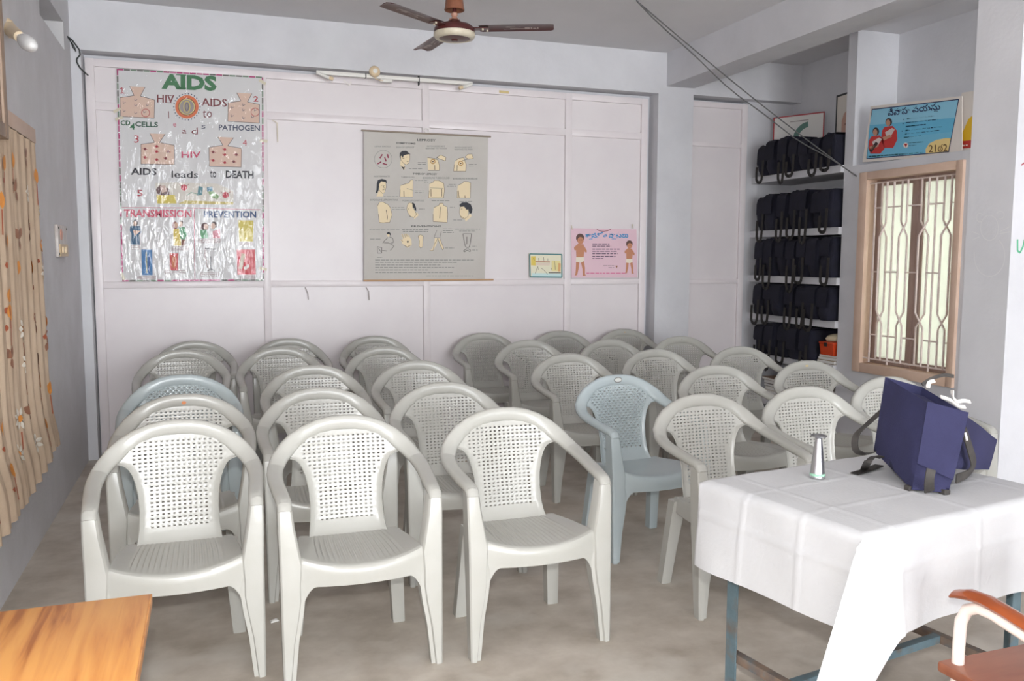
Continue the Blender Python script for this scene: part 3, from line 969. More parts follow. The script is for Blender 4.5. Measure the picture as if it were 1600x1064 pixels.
# ---- small village picture on the rail
SY = DP - .006
org = at(853, 434, 'Y', SY)
ps = thing('small_picture', 'small sketch with a green painted border standing on the partition rail', 'picture', org)
sheet([(826.5, 395.5), (878.5, 396.5), (879, 434), (827.5, 433.5)], 'Y', SY, 1, org, .004, mat('aged_paper', (226, 222, 198), .7), ps)
A = Art('Y', SY, 1, org)
def c6(x, y): return (810 + x / 7.62, 340 + y / 7.62)
def P6(L): return [c6(*p) for p in L]
A.loop([(827.6, 396.8), (877.8, 397.6), (878, 433.2), (828.4, 432.6)], (62, 122, 126), 1.8)
A.poly(P6([(150, 460), (205, 460), (205, 570), (150, 568)]), (220, 196, 92))
A.poly(P6([(205, 520), (375, 522), (375, 535), (205, 532)]), (176, 106, 80))
A.poly(P6([(205, 538), (375, 540), (372, 570), (205, 568)]), (220, 204, 186))
A.poly(P6([(160, 660), (510, 665), (510, 712), (160, 710)]), (196, 220, 220))
A.poly(P6([(395, 510), (500, 515), (500, 640), (395, 635)]), (224, 212, 150))
A.poly(P6([(475, 540), (505, 545), (500, 640), (472, 640)]), (216, 164, 108), 2)
A.line(P6([(360, 655), (505, 655)]), (70, 60, 56), 1.4, 3)
for ln in ([(200, 665), (230, 580), (240, 620)], [(270, 600), (300, 620), (350, 675)], [(300, 470), (305, 520)], [(180, 480), (190, 515)], [(240, 480), (245, 515)], [(350, 485), (350, 515)], [(430, 520), (440, 620)], [(390, 600), (400, 625)]):
    A.line(P6(ln), (110, 104, 92), .6, 3)
A.build(ps)

# ---- pink poster with two toddlers
KY = DP - .008
org = at(945, 434, 'Y', KY)
pk = thing('pink_poster', 'pink health poster with two toddlers and blue Telugu heading', 'poster', org)
sheet([(892, 356.5), (994.5, 358.5), (996, 433.5), (893, 434)], 'Y', KY, 1, org, .003, mat('pink_print_paper', (222, 190, 200), .45, (218, 184, 196), 2), pk)
A = Art('Y', KY, 1, org)
CYAN, BROWN = (36, 142, 196), (176, 116, 86)
A.text('శాసకోశ', *c6(797, 172), *c6(1058, 244), CYAN, .03)
A.text('వ', *c6(842, 236), *c6(880, 264), CYAN, .02)
A.text('వాధులు', *c6(1075, 180), *c6(1308, 250), CYAN, .03)
A.text('య', *c6(1110, 240), *c6(1160, 262), CYAN, .02)
A.line(P6([(935, 138), (960, 156), (1010, 164), (1065, 156), (1100, 138)]), (130, 60, 60), .9)
def toddler(x0, x1, y0, y1):
    w, h = x1 - x0, y1 - y0
    f = lambda a, b: c6(x0 + a * w, y0 + b * h)
    S1 = (192, 132, 100)
    A.disc(*f(.5, .105), w * .31 / 7.62, (92, 66, 60), 3, ry=h * .105 / 7.62)
    A.disc(*f(.53, .165), w * .23 / 7.62, S1, 4, ry=h * .085 / 7.62)
    A.poly([f(*p) for p in ((.3, .25), (.75, .25), (.82, .42), (.75, .56), (.22, .56), (.2, .42))], S1, 1)
    A.poly([f(*p) for p in ((.3, .25), (.45, .22), (.52, .19), (.5, .26), (.25, .4), (.06, .38), (.05, .32))], S1, 2)
    A.poly([f(*p) for p in ((.72, .26), (.88, .33), (1.0, .40), (.97, .45), (.85, .43), (.75, .35))], S1, 2)
    A.poly([f(*p) for p in ((.2, .55), (.78, .55), (.8, .64), (.55, .68), (.4, .67), (.18, .66))], (228, 218, 200), 3)
    A.poly([f(*p) for p in ((.2, .64), (.45, .65), (.38, .82), (.28, .97), (.08, .985), (.15, .94), (.18, .82))], S1, 2)
    A.poly([f(*p) for p in ((.54, .65), (.78, .63), (.86, .8), (.86, .95), (.95, .985), (.7, .99), (.68, .84))], S1, 2)
    A.line([f(.44, .15), f(.5, .15)], (60, 40, 40), .7, 5)
    A.line([f(.58, .15), f(.65, .15)], (60, 40, 40), .7, 5)
A.flush(pk, 'printed_heading')
toddler(655, 815, 190, 700)
A.flush(pk, 'printed_toddler')
toddler(1258, 1385, 270, 672)
A.flush(pk, 'printed_toddler')
for i, (x0, x1, y) in enumerate(((880, 1085, 315), (880, 1105, 342), (880, 1205, 376), (880, 1170, 402), (880, 1180, 430), (880, 1155, 462), (880, 1018, 488))):
    a, b = c6(x0, y), c6(x1, y)
    A.scrib(a[0], b[0], a[1], (84, 60, 84), 1.3)
for (x0, x1, y) in ((1010, 1140, 573), (1072, 1140, 596)):
    a, b = c6(x0, y), c6(x1, y)
    A.scrib(a[0], b[0], a[1], (100, 84, 90), .8)
A.poly(P6([(1155, 572), (1183, 572), (1170, 604)]), (140, 90, 56))
a, b = c6(810, 662), c6(1270, 662)
A.scrib(a[0], b[0], a[1], (214, 110, 150), 1.5)
A.build(pk)
for x, y in ((893, 352), (988, 350)):
    k = MB()
    k.tube([at(x, y, 'Y', KY - .004) - org, at(x + 1.5, y + 7, 'Y', KY - .004) - org], .004, 5)
    k.obj('tape', TAPE, pk)

# ---- blue poster board above the window, second board beside it
BXP = WX + .02
org = at(1425, 245, 'X', BXP)
pb = thing('blue_poster', 'blue marriage age poster board with two women in red standing above the window', 'poster', org)
BOARD = mat('white_board', (222, 214, 206), .5)
sheet([(1360.5, 166), (1503, 150), (1503, 241), (1347.5, 253.5)], 'X', BXP, 1, org, .006, BOARD, pb)
A = Art('X', BXP, 1, org)
def c7(x, y): return (1330 + x / 5.926, 140 + y / 5.926)
def P7(L): return [c7(*p) for p in L]
INK = (28, 36, 84)
A.poly(P7([(190, 180), (1000, 85), (905, 580), (140, 645)]), INK, 1)
A.poly(P7([(198, 188), (990, 95), (960, 260), (170, 330)]), (140, 198, 222), 2)
A.poly(P7([(170, 330), (960, 260), (935, 390), (155, 480)]), (100, 180, 214), 2)
A.poly(P7([(155, 480), (935, 390), (898, 572), (148, 636)]), (112, 184, 214), 2)
A.poly(P7([(690, 590), (690, 550), (720, 500), (790, 465), (870, 450), (922, 450), (898, 572)]), (232, 206, 138), 3)
A.text('వివాహ', *c7(338, 176), *c7(548, 244), INK, .018, sk=-.11, layer=4)
A.text('వయసు', *c7(566, 152), *c7(825, 214), INK, .018, sk=-.11, layer=4)
A.text('స', *c7(765, 186), *c7(800, 206), INK, .02, layer=4)
A.text('21ఠ2', *c7(718, 512), *c7(890, 582), (110, 80, 44), .01, sk=-.06, layer=4)
for (x0, x1, y) in ((515, 765, 272), (505, 800, 308), (505, 690, 342), (500, 840, 380), (495, 815, 412), (490, 645, 442)):
    a, b = c7(x0, y), c7(x1, y)
    A.scrib(a[0], b[0], a[1], INK, 1.5, sk=-.11)
for x, y in ((485, 276), (480, 315), (472, 384)):
    A.disc(*c7(x, y), .9, INK, 3, n=7)
A.disc(*c7(505, 515), 4, (236, 226, 216), 3)
A.poly(P7([(488, 500), (522, 500), (506, 535)]), (176, 50, 52), 4)
for (x0, x1, y) in ((532, 668, 494), (532, 600, 520)):
    a, b = c7(x0, y), c7(x1, y)
    A.scrib(a[0], b[0], a[1], (60, 60, 90), .9, sk=-.08)
a, b = c7(165, 620), c7(665, 578)
A.scrib(a[0], b[0], a[1], (44, 110, 96), 2, sk=-.075)
def lady(cx, cy, s, low):
    f = lambda a, b: c7(cx + a * s, cy + b * s)
    A.disc(*f(0, 0), 5.2 * s, (52, 42, 46), 3, ry=6.4 * s)
    A.disc(*f(-6, 8), 3.5 * s, (190, 140, 116), 4, ry=5.2 * s)
    A.poly([f(*p) for p in ((-40, 45), (35, 35), (75, 80), (80, 160), (40, low), (-50, low), (-70, 150), (-62, 80))], (196, 52, 48), 3)
    A.poly([f(*p) for p in ((-35, 95), (30, 55), (55, 70), (20, 130), (-20, 140))], (214, 200, 196), 5)
    A.poly([f(*p) for p in ((-60, 140), (10, 118), (30, 135), (-45, 172))], (190, 140, 116), 6)
lady(348, 300, 1.0, 240)
lady(228, 388, 1.0, 205)
A.poly(P7([(165, 560), (230, 480), (250, 500), (185, 585)]), (60, 46, 48), 6)
A.build(pb)
org = at(1505, 235, 'X', BXP + .025)
pb2 = thing('yellow_poster', 'cream poster board with yellow and red panel half hidden behind the pillar', 'poster', org)
sheet([(1503, 145), (1560, 136), (1556, 231), (1478, 237)], 'X', BXP + .025, 1, org, .006, BOARD, pb2)
A = Art('X', BXP + .025, 1, org)
A.poly([(1513, 186), (1556, 150), (1556, 215), (1498, 221)], (222, 178, 38), 1)
A.poly([(1497, 221), (1556, 215), (1556, 228), (1491, 233)], (186, 54, 44), 1)
A.scrib(1503, 1512, 227.5, (232, 210, 200), 2, sk=-.1)
A.build(pb2)

# ================================================================== shelves
SX = 4.90
slabs = [2.27, 1.765, 1.345, .985, .615, .20]
for i, z in enumerate(slabs):
    o = boxo('shelf_slab', (SX, PY + .1, z - .06), (XR, DP + .005, z), WHITEWASH)
    o['kind'] = 'structure'

def make_bag(name, wy, h, dx, seed, m=NAVYDARK, straps=1):
    """cloth satchel standing with its narrow side out; x toward the room is negative"""
    r = random.Random(seed)
    root = link(name, None)
    root.empty_display_size = .05
    k = MB()
    rings = []
    tilt = r.uniform(-.02, .02)
    for t in (0, .04, .2, .45, .7, .9, 1.0):
        z = h * t
        b = 1.0 - (.10 if t in (0, 1.0) else 0) - .10 * (t > .85)
        hw = wy / 2 * b * (1 + .06 * math.sin(t * 5 + seed))
        x0 = -dx + .012 * math.sin(t * 4 + seed * 2) - (.02 if .1 < t < .6 else 0)
        x1 = -.01
        y = tilt * t
        n_ = 4
        ring = []
        for px, py in ((x1, -hw), (x1, hw), (x0 + .03, hw), (x0 + .008, hw * .75), (x0, hw * .2), (x0 + .004, -hw * .4), (x0 + .012, -hw * .8), (x0 + .035, -hw)):
            ring.append(Vector((px + r.uniform(-.004, .004), y + py + r.uniform(-.003, .003), z + r.uniform(-.004, .004) * (0 < t < 1) + (.012 * math.sin(py * 40 + seed) if t == 1.0 else 0))))
        rings.append(ring)
    k.ring_loft(rings)
    k.obj('body', m, root, smooth=50)
    k = MB()
    fz = h * r.uniform(.35, .6)
    pts = [(-.03, h + .006), (-dx * .5, h + .008), (-dx + .01, h + .004), (-dx - .018, h - .02), (-dx - .026, h - .06), (-dx - .03, fz), (-dx - .024, fz - .02)]
    A_ = [[k.bm.verts.new((x, tilt + s * (wy / 2 * .9) + r.uniform(-.003, .003), z)) for x, z in pts] for s in (-1, -.3, .4, 1)]
    for a, b in zip(A_, A_[1:]):
        for i in range(len(pts) - 1):
            k.face([a[i], a[i + 1], b[i + 1], b[i]])
    k.obj('flap', m, root, smooth=60, solid=.004)
    for q in range(straps):
        y0 = r.uniform(-.45, -.2) * wy
        y1 = min(y0 + r.uniform(.07, .11), wy * .46)
        dz = r.uniform(.03, .14)
        k = MB()
        k.strap([(-dx - .03, y0, h * .5), (-dx - .034, y0, .02), (-dx - .036, y0 + .006, -dz * .6), (-dx - .035, y0 + (y1 - y0) * .25, -dz * .92), (-dx - .034, (y0 + y1) / 2, -dz), (-dx - .035, y1 - (y1 - y0) * .22, -dz * .9),
                 (-dx - .036, y1 - .004, -dz * .55), (-dx - .034, y1, .02), (-dx - .03, y1, h * .3)],   .03, (0, 1, .25), .004)
        k.obj('strap', BLACKWEB, root, smooth=60)
    return root

ROWN = ['top', 'second', 'third', 'fourth', 'fifth']
ORD = ['first', 'second', 'third', 'fourth', 'fifth', 'sixth', 'seventh', 'eighth']
rows = [(2.27, 6.86, 5.80, 7, .27), (1.765, 6.86, 5.80, 7, .315), (1.345, 6.86, 5.80, 7, .335), (.985, 6.86, 5.80, 7, .30), (.615, 6.82, 6.02, 5, .28)]
for ri, (z, ya, yb, n_, h) in enumerate(rows):
    w = (ya - yb) / n_
    for i in range(n_):
        hh = h * (1 + random.uniform(-.05, .05)) + (.03 * math.sin(i * .9) if ri == 0 else 0) + (.02 * i / n_ if ri == 0 else 0)
        hh = min(hh, ([9.] + slabs)[ri] - .07 - z - .012 if ri else 9)
        dxx = .40 + random.uniform(-.02, .03)
        dxx = dxx if ri else (.2 if i < 4 else .3)
        b = make_bag('cloth_bag', w * .89, hh, dxx, ri * 10 + i + 1, straps=(1, 0, 1, 1, 0, 1, 1)[(i + ri * 3) % 7])
        b.location = (XR - .08 if ri else 4.86 + dxx, ya - (i + .5) * w, z + .001)
        tag(b, 'dark navy cloth bag, %s from the left on the %s shelf' % (ORD[i], ROWN[ri]), 'bag', 'navy cloth bags on the wall shelves')

# red-bordered sheet and framed picture standing on the top shelf behind the bags
org = Vector((5.19, 6.74, 2.272))
q = thing('white_sheet', 'white sheet with a thin red border behind the top shelf bags', 'poster', org, math.radians(26))
k = MB()
k.box((-.004, -.27, 0), (.0, .23, .56), 0)
k.obj('sheet', PAPER, q)
for a, b in (((-.007, -.27, .552), (-.004, .23, .562)), ((-.007, -.27, 0), (-.004, -.26, .56)), ((-.007, .22, 0), (-.004, .23, .56))):
    k = MB()
    k.box(a, b)
    k.obj('red_border', ink((176, 52, 60)), q)
k = MB()
for i in range(8):
    a0, a1 = math.radians(95 + i * 12), math.radians(95 + (i + 1) * 12)
    f = lambda a, r: Vector((-.0065, -(.0 + r * math.cos(a)) - .13, .33 + r * math.sin(a)))
    k.poly([f(a0, .11), f(a0, .16), f(a1, .16), f(a1, .11)])
bmesh.ops.remove_doubles(k.bm, verts=k.bm.verts, dist=.0005)
k.obj('printed_artwork', ink((96, 132, 122)), q)
k = MB()
k.poly([(-.0068, .06, .50), (-.0068, -.12, .50), (-.0068, -.12, .507), (-.0068, .06, .507)])
k.obj('printed_line', ink((150, 140, 140)), q)
org = Vector((5.24, 6.05, 2.272))
q = thing('framed_drawing', 'black framed drawing standing at the pier end of the top shelf', 'picture', org, math.radians(-8))
k = MB()
k.box((-.006, -.24, 0), (0, .24, .66))
k.obj('sheet', mat('cream_sheet', (222, 216, 206), .7), q)
for a, b in (((-.012, -.25, .65), (.002, .25, .665)), ((-.012, .24, 0), (.002, .25, .66)), ((-.012, -.25, 0), (.002, -.24, .66))):
    k = MB()
    k.box(a, b)
    k.obj('frame_strip', ink((46, 48, 50)), q)
k = MB()
k.poly([Vector((-.0075, p[0], p[1])) for p in ((.16, .1), (.16, .43), (.13, .49), (.07, .52), (-.05, .52), (-.12, .48), (-.14, .42), (-.14, .1))])
k.obj('printed_artwork', ink((206, 164, 146)), q)
k = MB()
for i in range(9):
    z = .15 + i * .04
    k.poly([Vector((-.009, .11 - (i % 3) * .03, z)), Vector((-.009, .02 - (i % 2) * .05, z + .01)), Vector((-.009, .02 - (i % 2) * .05, z + .022)), Vector((-.009, .11 - (i % 3) * .03, z + .012))])
k.obj('printed_lines', ink((140, 96, 88)), q)

# orange box on papers at the end of the fifth shelf, book piles on the lowest shelf
def book(loc, dx, dy, dz, rgb, rz, label_, grp, name='book'):
    b = thing(name, label_, 'book', loc, rz, grp)
    k = MB()
    k.box((-dx / 2, -dy / 2, 0), (dx / 2, dy / 2, dz), 0)
    k.obj('cover', ink(rgb), b)
    k = MB()
    k.box((-dx / 2 - .001, -dy / 2 - .001, dz * .15), (dx / 2 - .01, dy / 2 + .001, dz * .85))
    k.obj('pages', PAPER, b)
    return b
rs = random.Random(11)
cols_ = [(196, 190, 176), (150, 120, 96), (186, 180, 172), (110, 120, 124), (168, 150, 128), (206, 200, 190), (122, 104, 92), (88, 92, 100)]
PILES = ['under the first bag of the fifth shelf', 'beside the back wall end', 'in the middle of the lowest shelf', 'next to the pier']
LEV = ['bottom', 'second', 'third', 'fourth', 'fifth', 'top']
piles = [(6.66, 'pile nearest the back wall'), (6.30, 'middle pile'), (5.95, 'pile nearest the pier')]
for py_, pn in piles:
    z = .201
    for j in range(6):
        dz = rs.uniform(.022, .04)
        book((5.08 + rs.uniform(-.02, .02), py_ + rs.uniform(-.02, .02), z), .24, .29, dz, cols_[(j * 3 + int(py_ * 10)) % 8], rs.uniform(-.12, .12),
             '%s book of the %s on the lowest shelf' % (LEV[j], pn), 'books piled on the lowest shelf')
        z += dz + .0005
z = .616
for j in range(3):
    dz = (.03, .022, .02)[j]
    book((5.05 + .01 * j, 5.895, z), .26, .21, dz, [(150, 134, 104), (206, 204, 196), (186, 172, 140)][j], .03 * j,
         '%s paper file under the orange box beside the pier' % LEV[j if j < 2 else 5], 'paper files under the orange box', 'paper_file')
    z += dz + .0005
ob = thing('orange_box', 'small orange plastic box with a black clasp on the fifth shelf', 'box', (5.03, 5.885, z))
OR = mat('orange_plastic', (206, 70, 30), .4)
k = MB()
k.ring_loft([[(-.12 * s, -.085 * s, zz), (.12 * s, -.085 * s, zz), (.12 * s, .085 * s, zz), (-.12 * s, .085 * s, zz)] for s, zz in ((.92, 0), (1, .095))])
k.obj('body', OR, ob)
k = MB()
k.box((-.125, -.09, .096), (.125, .09, .112), .004)
k.obj('lid', OR, ob, smooth=40)
k = MB()
k.box((-.131, -.015, .075), (-.124, .015, .108))
k.obj('clasp', BLACKWEB, ob)
pp = thing('paper_bundle', 'crumpled cream paper bundle on top of the orange box', 'paper', (5.05, 5.885, z + .1125))
k = MB()
k.ring_loft([[(-.1 * s, -.07 * s, zz + .01 * math.sin(s * 30)), (.1 * s, -.075 * s, zz), (.09 * s, .07 * s, zz + .008), (0, .085 * s, zz), (-.1 * s, .06 * s, zz)] for s, zz in ((.9, 0), (1, .025), (.85, .05), (.5, .065))])
k.obj('sheets', mat('cream_paper', (212, 200, 170), .8), pp, smooth=60)

# ================================================================== ceiling fan
hub = Vector((1.4526, 5.168, 2.865))
fan = thing('ceiling_fan', 'maroon three-bladed ceiling fan hanging from a copper canopy', 'fan', (hub.x, hub.y, hub.z))
ht = ZC - hub.z
k = MB()
k.lathe([(.062, .138), (.060, .135), (.055, .142), (.040, .258)], 24, cap=False)
k.lathe([(.062, .138), (.059, .15), (.045, .26), (.01, .265)], 24, cap=False)
k.obj('canopy', BRASS, fan, smooth=50)
k = MB()
k.lathe([(.04, ht - .06), (.05, ht - .03), (.05, ht)], 20)
k.obj('ceiling_hook_cover', BRASS, fan, smooth=50)
k = MB()
k.lathe([(.012, .06), (.012, ht - .02)], 12)
k.obj('rod', MAROON, fan, smooth=50)
k = MB()
k.lathe([(.02, .066), (.026, .076), (.022, .088), (.014, .098), (.02, .106), (.02, .118), (.012, .126)], 14)
k.box((-.032, -.007, .072), (.032, .007, .086))
k.obj('shackle', mat('copper_shackle', (176, 132, 112), .4), fan, smooth=40)
k = MB()
k.lathe([(.03, .08), (.05, .062), (.10, .048), (.122, .03), (.126, .01), (.126, -.002)], 32)
k.obj('motor_housing', MAROON, fan, smooth=40)
k = MB()
k.lathe([(.126, .002), (.128, -.012), (.118, -.03), (.098, -.034), (.094, -.03)], 32, cap=False)
k.obj('trim_ring', FANCREAM, fan, smooth=50)
k = MB()
k.lathe([(.098, -.029), (.06, -.036), (.022, -.038), (.018, -.046), (.0005, -.047)], 32)
k.obj('bottom_cap', MAROON, fan, smooth=50)
FANANG = math.radians(-24)
base_ang = FANANG
for i in range(3):
    a = base_ang + i * 2 * math.pi / 3
    c, s = math.cos(a), math.sin(a)
    Mx = Matrix(((c, -s, 0, 0), (s, c, 0, 0), (0, 0, 1, 0), (0, 0, 0, 1)))
    k = MB()
    rings = []
    for r, w, tw in ((.15, .054, -.07), (.17, .063, -.07), (.3, .064, -.07), (.5, .065, -.06), (.585, .065, -.06), (.60, .056, -.06), (.605, .04, -.06)):
        ring = []
        for yy, zz in ((-w, -.004), (-w * .5, .006), (0, .010), (w * .6, .006), (w, -.003), (w * .6, .003), (0, .007), (-w * .5, .003)):
            ring.append(Mx @ Vector((r, yy * math.cos(tw) , .030 + zz + yy * math.sin(tw))))
        rings.append(ring)
    k.ring_loft(rings)
    bl = k.obj('blade', MAROON, fan, smooth=50)
    k = MB()
    k.box((.09, -.028, .022), (.21, .028, .028), .002, M=Mx)
    k.obj('blade_arm', MAROON, bl)
    for r_, yy in ((.175, -.015), (.20, .02)):
        k = MB()
        k.lathe([(.006, -.012), (.006, .0)], 8, M=Mx @ Matrix.Translation((r_, yy, .024)))
        k.obj('rivet', FANCREAM, bl)
    # worn lettering and scroll on the underside of the blade
    k = MB()
    def dec(pts, off=.0035):
        k.poly([Mx @ Vector((x, y, .030 - y * math.sin(.065) - .0015 - off)) for x, y in pts])
    for x0, x1, y0, y1 in ((.43, .46, -.014, .02), (.465, .475, -.012, .02), (.48, .50, .0, .02), (.505, .513, -.014, .018), (.34, .43, .004, .010), (.30, .37, .012, .02)):
        dec(((x0, y0), (x1, y0), (x1, y1), (x0, y1)))
    for j in range(10):
        t0, t1 = j * .5, (j + 1) * .5
        f = lambda t, rr: (.36 + rr * 1.8 * math.cos(t), -.022 + rr * .5 * math.sin(t))
        dec((f(t0, .026), f(t1, .026), f(t1, .019), f(t0, .019)))
    k.obj('painted_lettering', ink((176, 160, 154)), bl, recalc=False)

# ------------------------------------------------------------------ tube batten under the lintel
ty = D + .03
a_, b_2 = at(494, 114, 'Y', ty), at(738, 131, 'Y', ty)
zt = (a_.z + b_2.z) / 2
tb = thing('tube_light_batten', 'empty white fluorescent tube batten under the back lintel', 'light fitting', (a_.x, ty, zt))
L = b_2.x - a_.x
k = MB()
k.box((0, -.015, -.012), (L, .018, .018), .004)
k.obj('batten', WHITEPLASTIC, tb, smooth=40)
for x, sgn in ((.01, 1), (L - .01, -1)):
    k = MB()
    k.tube([(x, -.02, -.005), (x + sgn * .05, -.035, -.028), (x + sgn * .09, -.04, -.042)], [.012, .012, .014], 8)
    h_ = k.obj('lamp_holder', WHITEPLASTIC, tb, smooth=50)
    k = MB()
    k.tube([(x + sgn * .085, -.04, -.038), (x + sgn * .115, -.043, -.05)], .015, 8)
    k.obj('holder_cap', IVORY, h_)
k = MB()
k.box((L * .39, -.03, -.04), (L * .47, .0, -.01), .008)
k.obj('choke_box', WHITEPLASTIC, tb, smooth=40)
k = MB()
k.tube([(L * .355, -.03, .0), (L * .36, -.035, -.02), (L * .385, -.035, -.03), (L * .41, -.03, -.03)], .003, 6)
k.obj('flex', IVORY, tb)
for fx_ in (.64, .3):
    k = MB()
    k.box((L * fx_, -.017, -.04 if fx_ > .5 else -.014), (L * fx_ + .008, .019, .05 if fx_ > .5 else .02))
    k.obj('clip', DARKWIRE, tb)
rose_p = at(585, 116, 'Y', D + .005)
cr_ = thing('ceiling_rose', 'round ivory connector rose above the tube batten', 'light fitting', (rose_p.x, D - .001, rose_p.z + .018))
k = MB()
k.lathe([(.044, 0), (.044, .012), (.036, .026), (.02, .032)], 20, M=Matrix.Rotation(math.radians(90), 4, 'X'))
k.obj('rose_body', IVORY, cr_, smooth=40)
k = MB()
k.lathe([(.018, .03), (.018, .04), (.008, .042)], 12, M=Matrix.Rotation(math.radians(90), 4, 'X'))
k.obj('rose_cap', WHITEPLASTIC, cr_, smooth=40)

# ------------------------------------------------------------------ cables, bulb, switchboard on the left
p0 = at(994, 0, 'Z', ZC - .001)
p0.z = ZC - .004
cb = thing('twin_cable', 'pair of thin grey cables slung from the ceiling down to the window', 'cable', p0)
for q in (0, 1):
    p1 = Vector((WX - .03, 5.60, 2.16 + q * .012))
    k = MB()
    pts = []
    for i in range(17):
        t = i / 16
        p = p0.lerp(p1, t)
        p.z -= (.03 + .07 * q) * math.sin(math.pi * t) + (.008 * math.sin(t * 20) if q else 0)
        pts.append(p - p0)
    k.tube(pts, .0045, 6)
    k.obj('cable', WIRE, cb, smooth=80)
hw_ = thing('hanging_wire', 'frayed dark wire dangling in the top left corner', 'wire', at(105, 57, 'X', XL))
k = MB()
org = Vector(hw_.location)
YW = D - .006
k.tube([Vector((0, 0, 0))] + [at(x, y, 'Y', YW) - org for x, y in ((112, 62), (119, 71), (124, 78), (125, 86), (120, 92), (120, 97), (125, 106), (132, 113), (138, 118))], .0055, 6)
k.obj('wire_strand', DARKWIRE, hw_, smooth=80)
k = MB()
k.tube([Vector((0, 0, 0))] + [at(x, y, 'Y', YW) - org for x, y in ((110, 64), (114, 74), (119, 81), (117, 75), (112, 66))], .004, 6)
k.obj('wire_strand', DARKWIRE, hw_, smooth=80)

bp0 = at(13, 44, 'X', XL)
bp1 = at(43, 67, 'X', XL + .17)
bu = thing('wall_bulb', 'white bulb in an ivory angled holder high on the left wall', 'bulb', bp0)
dv = (bp1 - bp0)
ax_ = dv.normalized()
Mx = Matrix.Translation((0, 0, 0)) @ ax_.to_track_quat('Z', 'Y').to_matrix().to_4x4()
Ld = dv.length
k = MB()
k.lathe([(.046, -.012), (.046, .006), (.036, .02)], 20, M=Matrix.Rotation(math.radians(90), 4, 'Y'))
k.obj('wall_plate', IVORY, bu, smooth=40)
k = MB()
k.lathe([(.036, -.01), (.03, Ld * .18), (.026, Ld * .2), (.03, Ld * .24), (.026, Ld * .55), (.024, Ld * .62)], 20, M=Mx)
k.obj('holder', IVORY, bu, smooth=40)
k = MB()
k.lathe([(.012, Ld * .58), (.016, Ld * .7)], 12, M=Mx)
k.obj('bulb_collar', ALU, bu, smooth=40)
k = MB()
k.lathe([(.014, Ld * .66), (.018, Ld * .72), (.03, Ld * .85), (.035, Ld * 1.0), (.031, Ld * 1.13), (.018, Ld * 1.22), (.001, Ld * 1.25)], 20, M=Mx)
k.obj('glass_bulb', mat('white_bulb_glass', (236, 236, 236), .15), bu, smooth=80)

s0, s1 = at(84, 351, 'X', XL), at(100, 402, 'X', XL)
sw = thing('switchboard', 'old switchboard plate on the left wall beside the curtain', 'switchboard', (XL, 6.04, 1.6))
k = MB()
k.box((0, -.175, -.10), (.02, .175, .10), .004)
k.obj('plate', mat('scuffed_plate', (206, 200, 196), .4, (180, 170, 164), 14), sw, smooth=40)
k = MB()
k.box((.018, -.15, -.095), (.026, .15, -.02), .003)
k.obj('cover_strip', mat('yellowed_cover', (206, 180, 140), .4), sw)
for y_ in (-.08, .03):
    k = MB()
    k.box((.02, y_ - .015, -.075), (.036, y_ + .015, -.035), .004)
    k.obj('switch', IVORY, sw, smooth=40)
k = MB()
k.lathe([(.035, .018), (.035, .024), (.02, .028)], 18, M=Matrix.Translation((0, -.07, .04)) @ Matrix.Rotation(math.radians(90), 4, 'Y'))
k.obj('socket', mat('pink_bakelite', (206, 150, 130), .4), sw, smooth=40)
for y_ in (-.155, .155):
    for z_ in (-.08, .08):
        k = MB()
        k.lathe([(.007, .018), (.007, .023)], 8, M=Matrix.Translation((0, y_, z_)) @ Matrix.Rotation(math.radians(90), 4, 'Y'))
        k.obj('screw', DARKWIRE, sw)

# ================================================================== plastic chairs
RIM = [(0, .240, .838), (.05, .240, .836), (.10, .238, .826), (.15, .232, .806), (.195, .220, .778), (.232, .200, .746), (.258, .168, .718), (.274, .125, .697),
       (.281, .075, .683), (.282, .02, .673), (.279, -.04, .664), (.275, -.10, .656), (.271, -.15, .650), (.269, -.185, .645), (.269, -.205, .636), (.269, -.214, .62)]
def rim_ring(i, sgn, wid=None, th=None):
    p = Vector(RIM[i])
    a = Vector(RIM[max(0, i - 1)])
    b = Vector(RIM[min(len(RIM) - 1, i + 1)])
    if i == 0:
        t = Vector((1, 0, 0))
    else:
        t = (b - a).normalized()
    o = Vector((p.x, 0, (p.z - .62) * (1.0 if i < 6 else .35)))
    if i >= 12:
        o = Vector((1, 0, 0))
    o = (o - t * o.dot(t)).normalized()
    n = t.cross(o)
    w = (.030, .030, .030, .031, .033, .034, .033, .031, .030, .029, .028, .028, .027, .026, .025, .024)[i]
    h = .017
    ring = []
    N = 14
    for k_ in range(N):
        an = k_ * 2 * math.pi / N
        ca, sa = math.cos(an), math.sin(an)
        q = p + o * (w * math.copysign(abs(ca) ** .75, ca)) + n * (h * math.copysign(abs(sa) ** .75, sa))
        ring.append(Vector((q.x * sgn, q.y, q.z)))
    return ring
def panel_y(x, z):
    return lerp([(.40, .118), (.415, .138), (.44, .155), (.47, .167), (.6, .195), (.75, .224), (.84, .241)], z) - .42 * x * x
def panel_w(z):
    return lerp([(.40, .158), (.43, .151), (.47, .146), (.53, .143), (.59, .147), (.64, .157), (.67, .167), (.69, .178), (.70, .186), (.707, .196), (.712, .210), (.716, .236), (.746, .232), (.778, .195), (.806, .15), (.826, .10), (.836, .05), (.84, .02)], z)
def seat_z(x, y):
    s = min(1, abs(x) / .21)
    f = max(0, min(1, (.12 - y) / .33))
    return .412 + .004 * f + (.028 * f + .006) * s ** 2.2

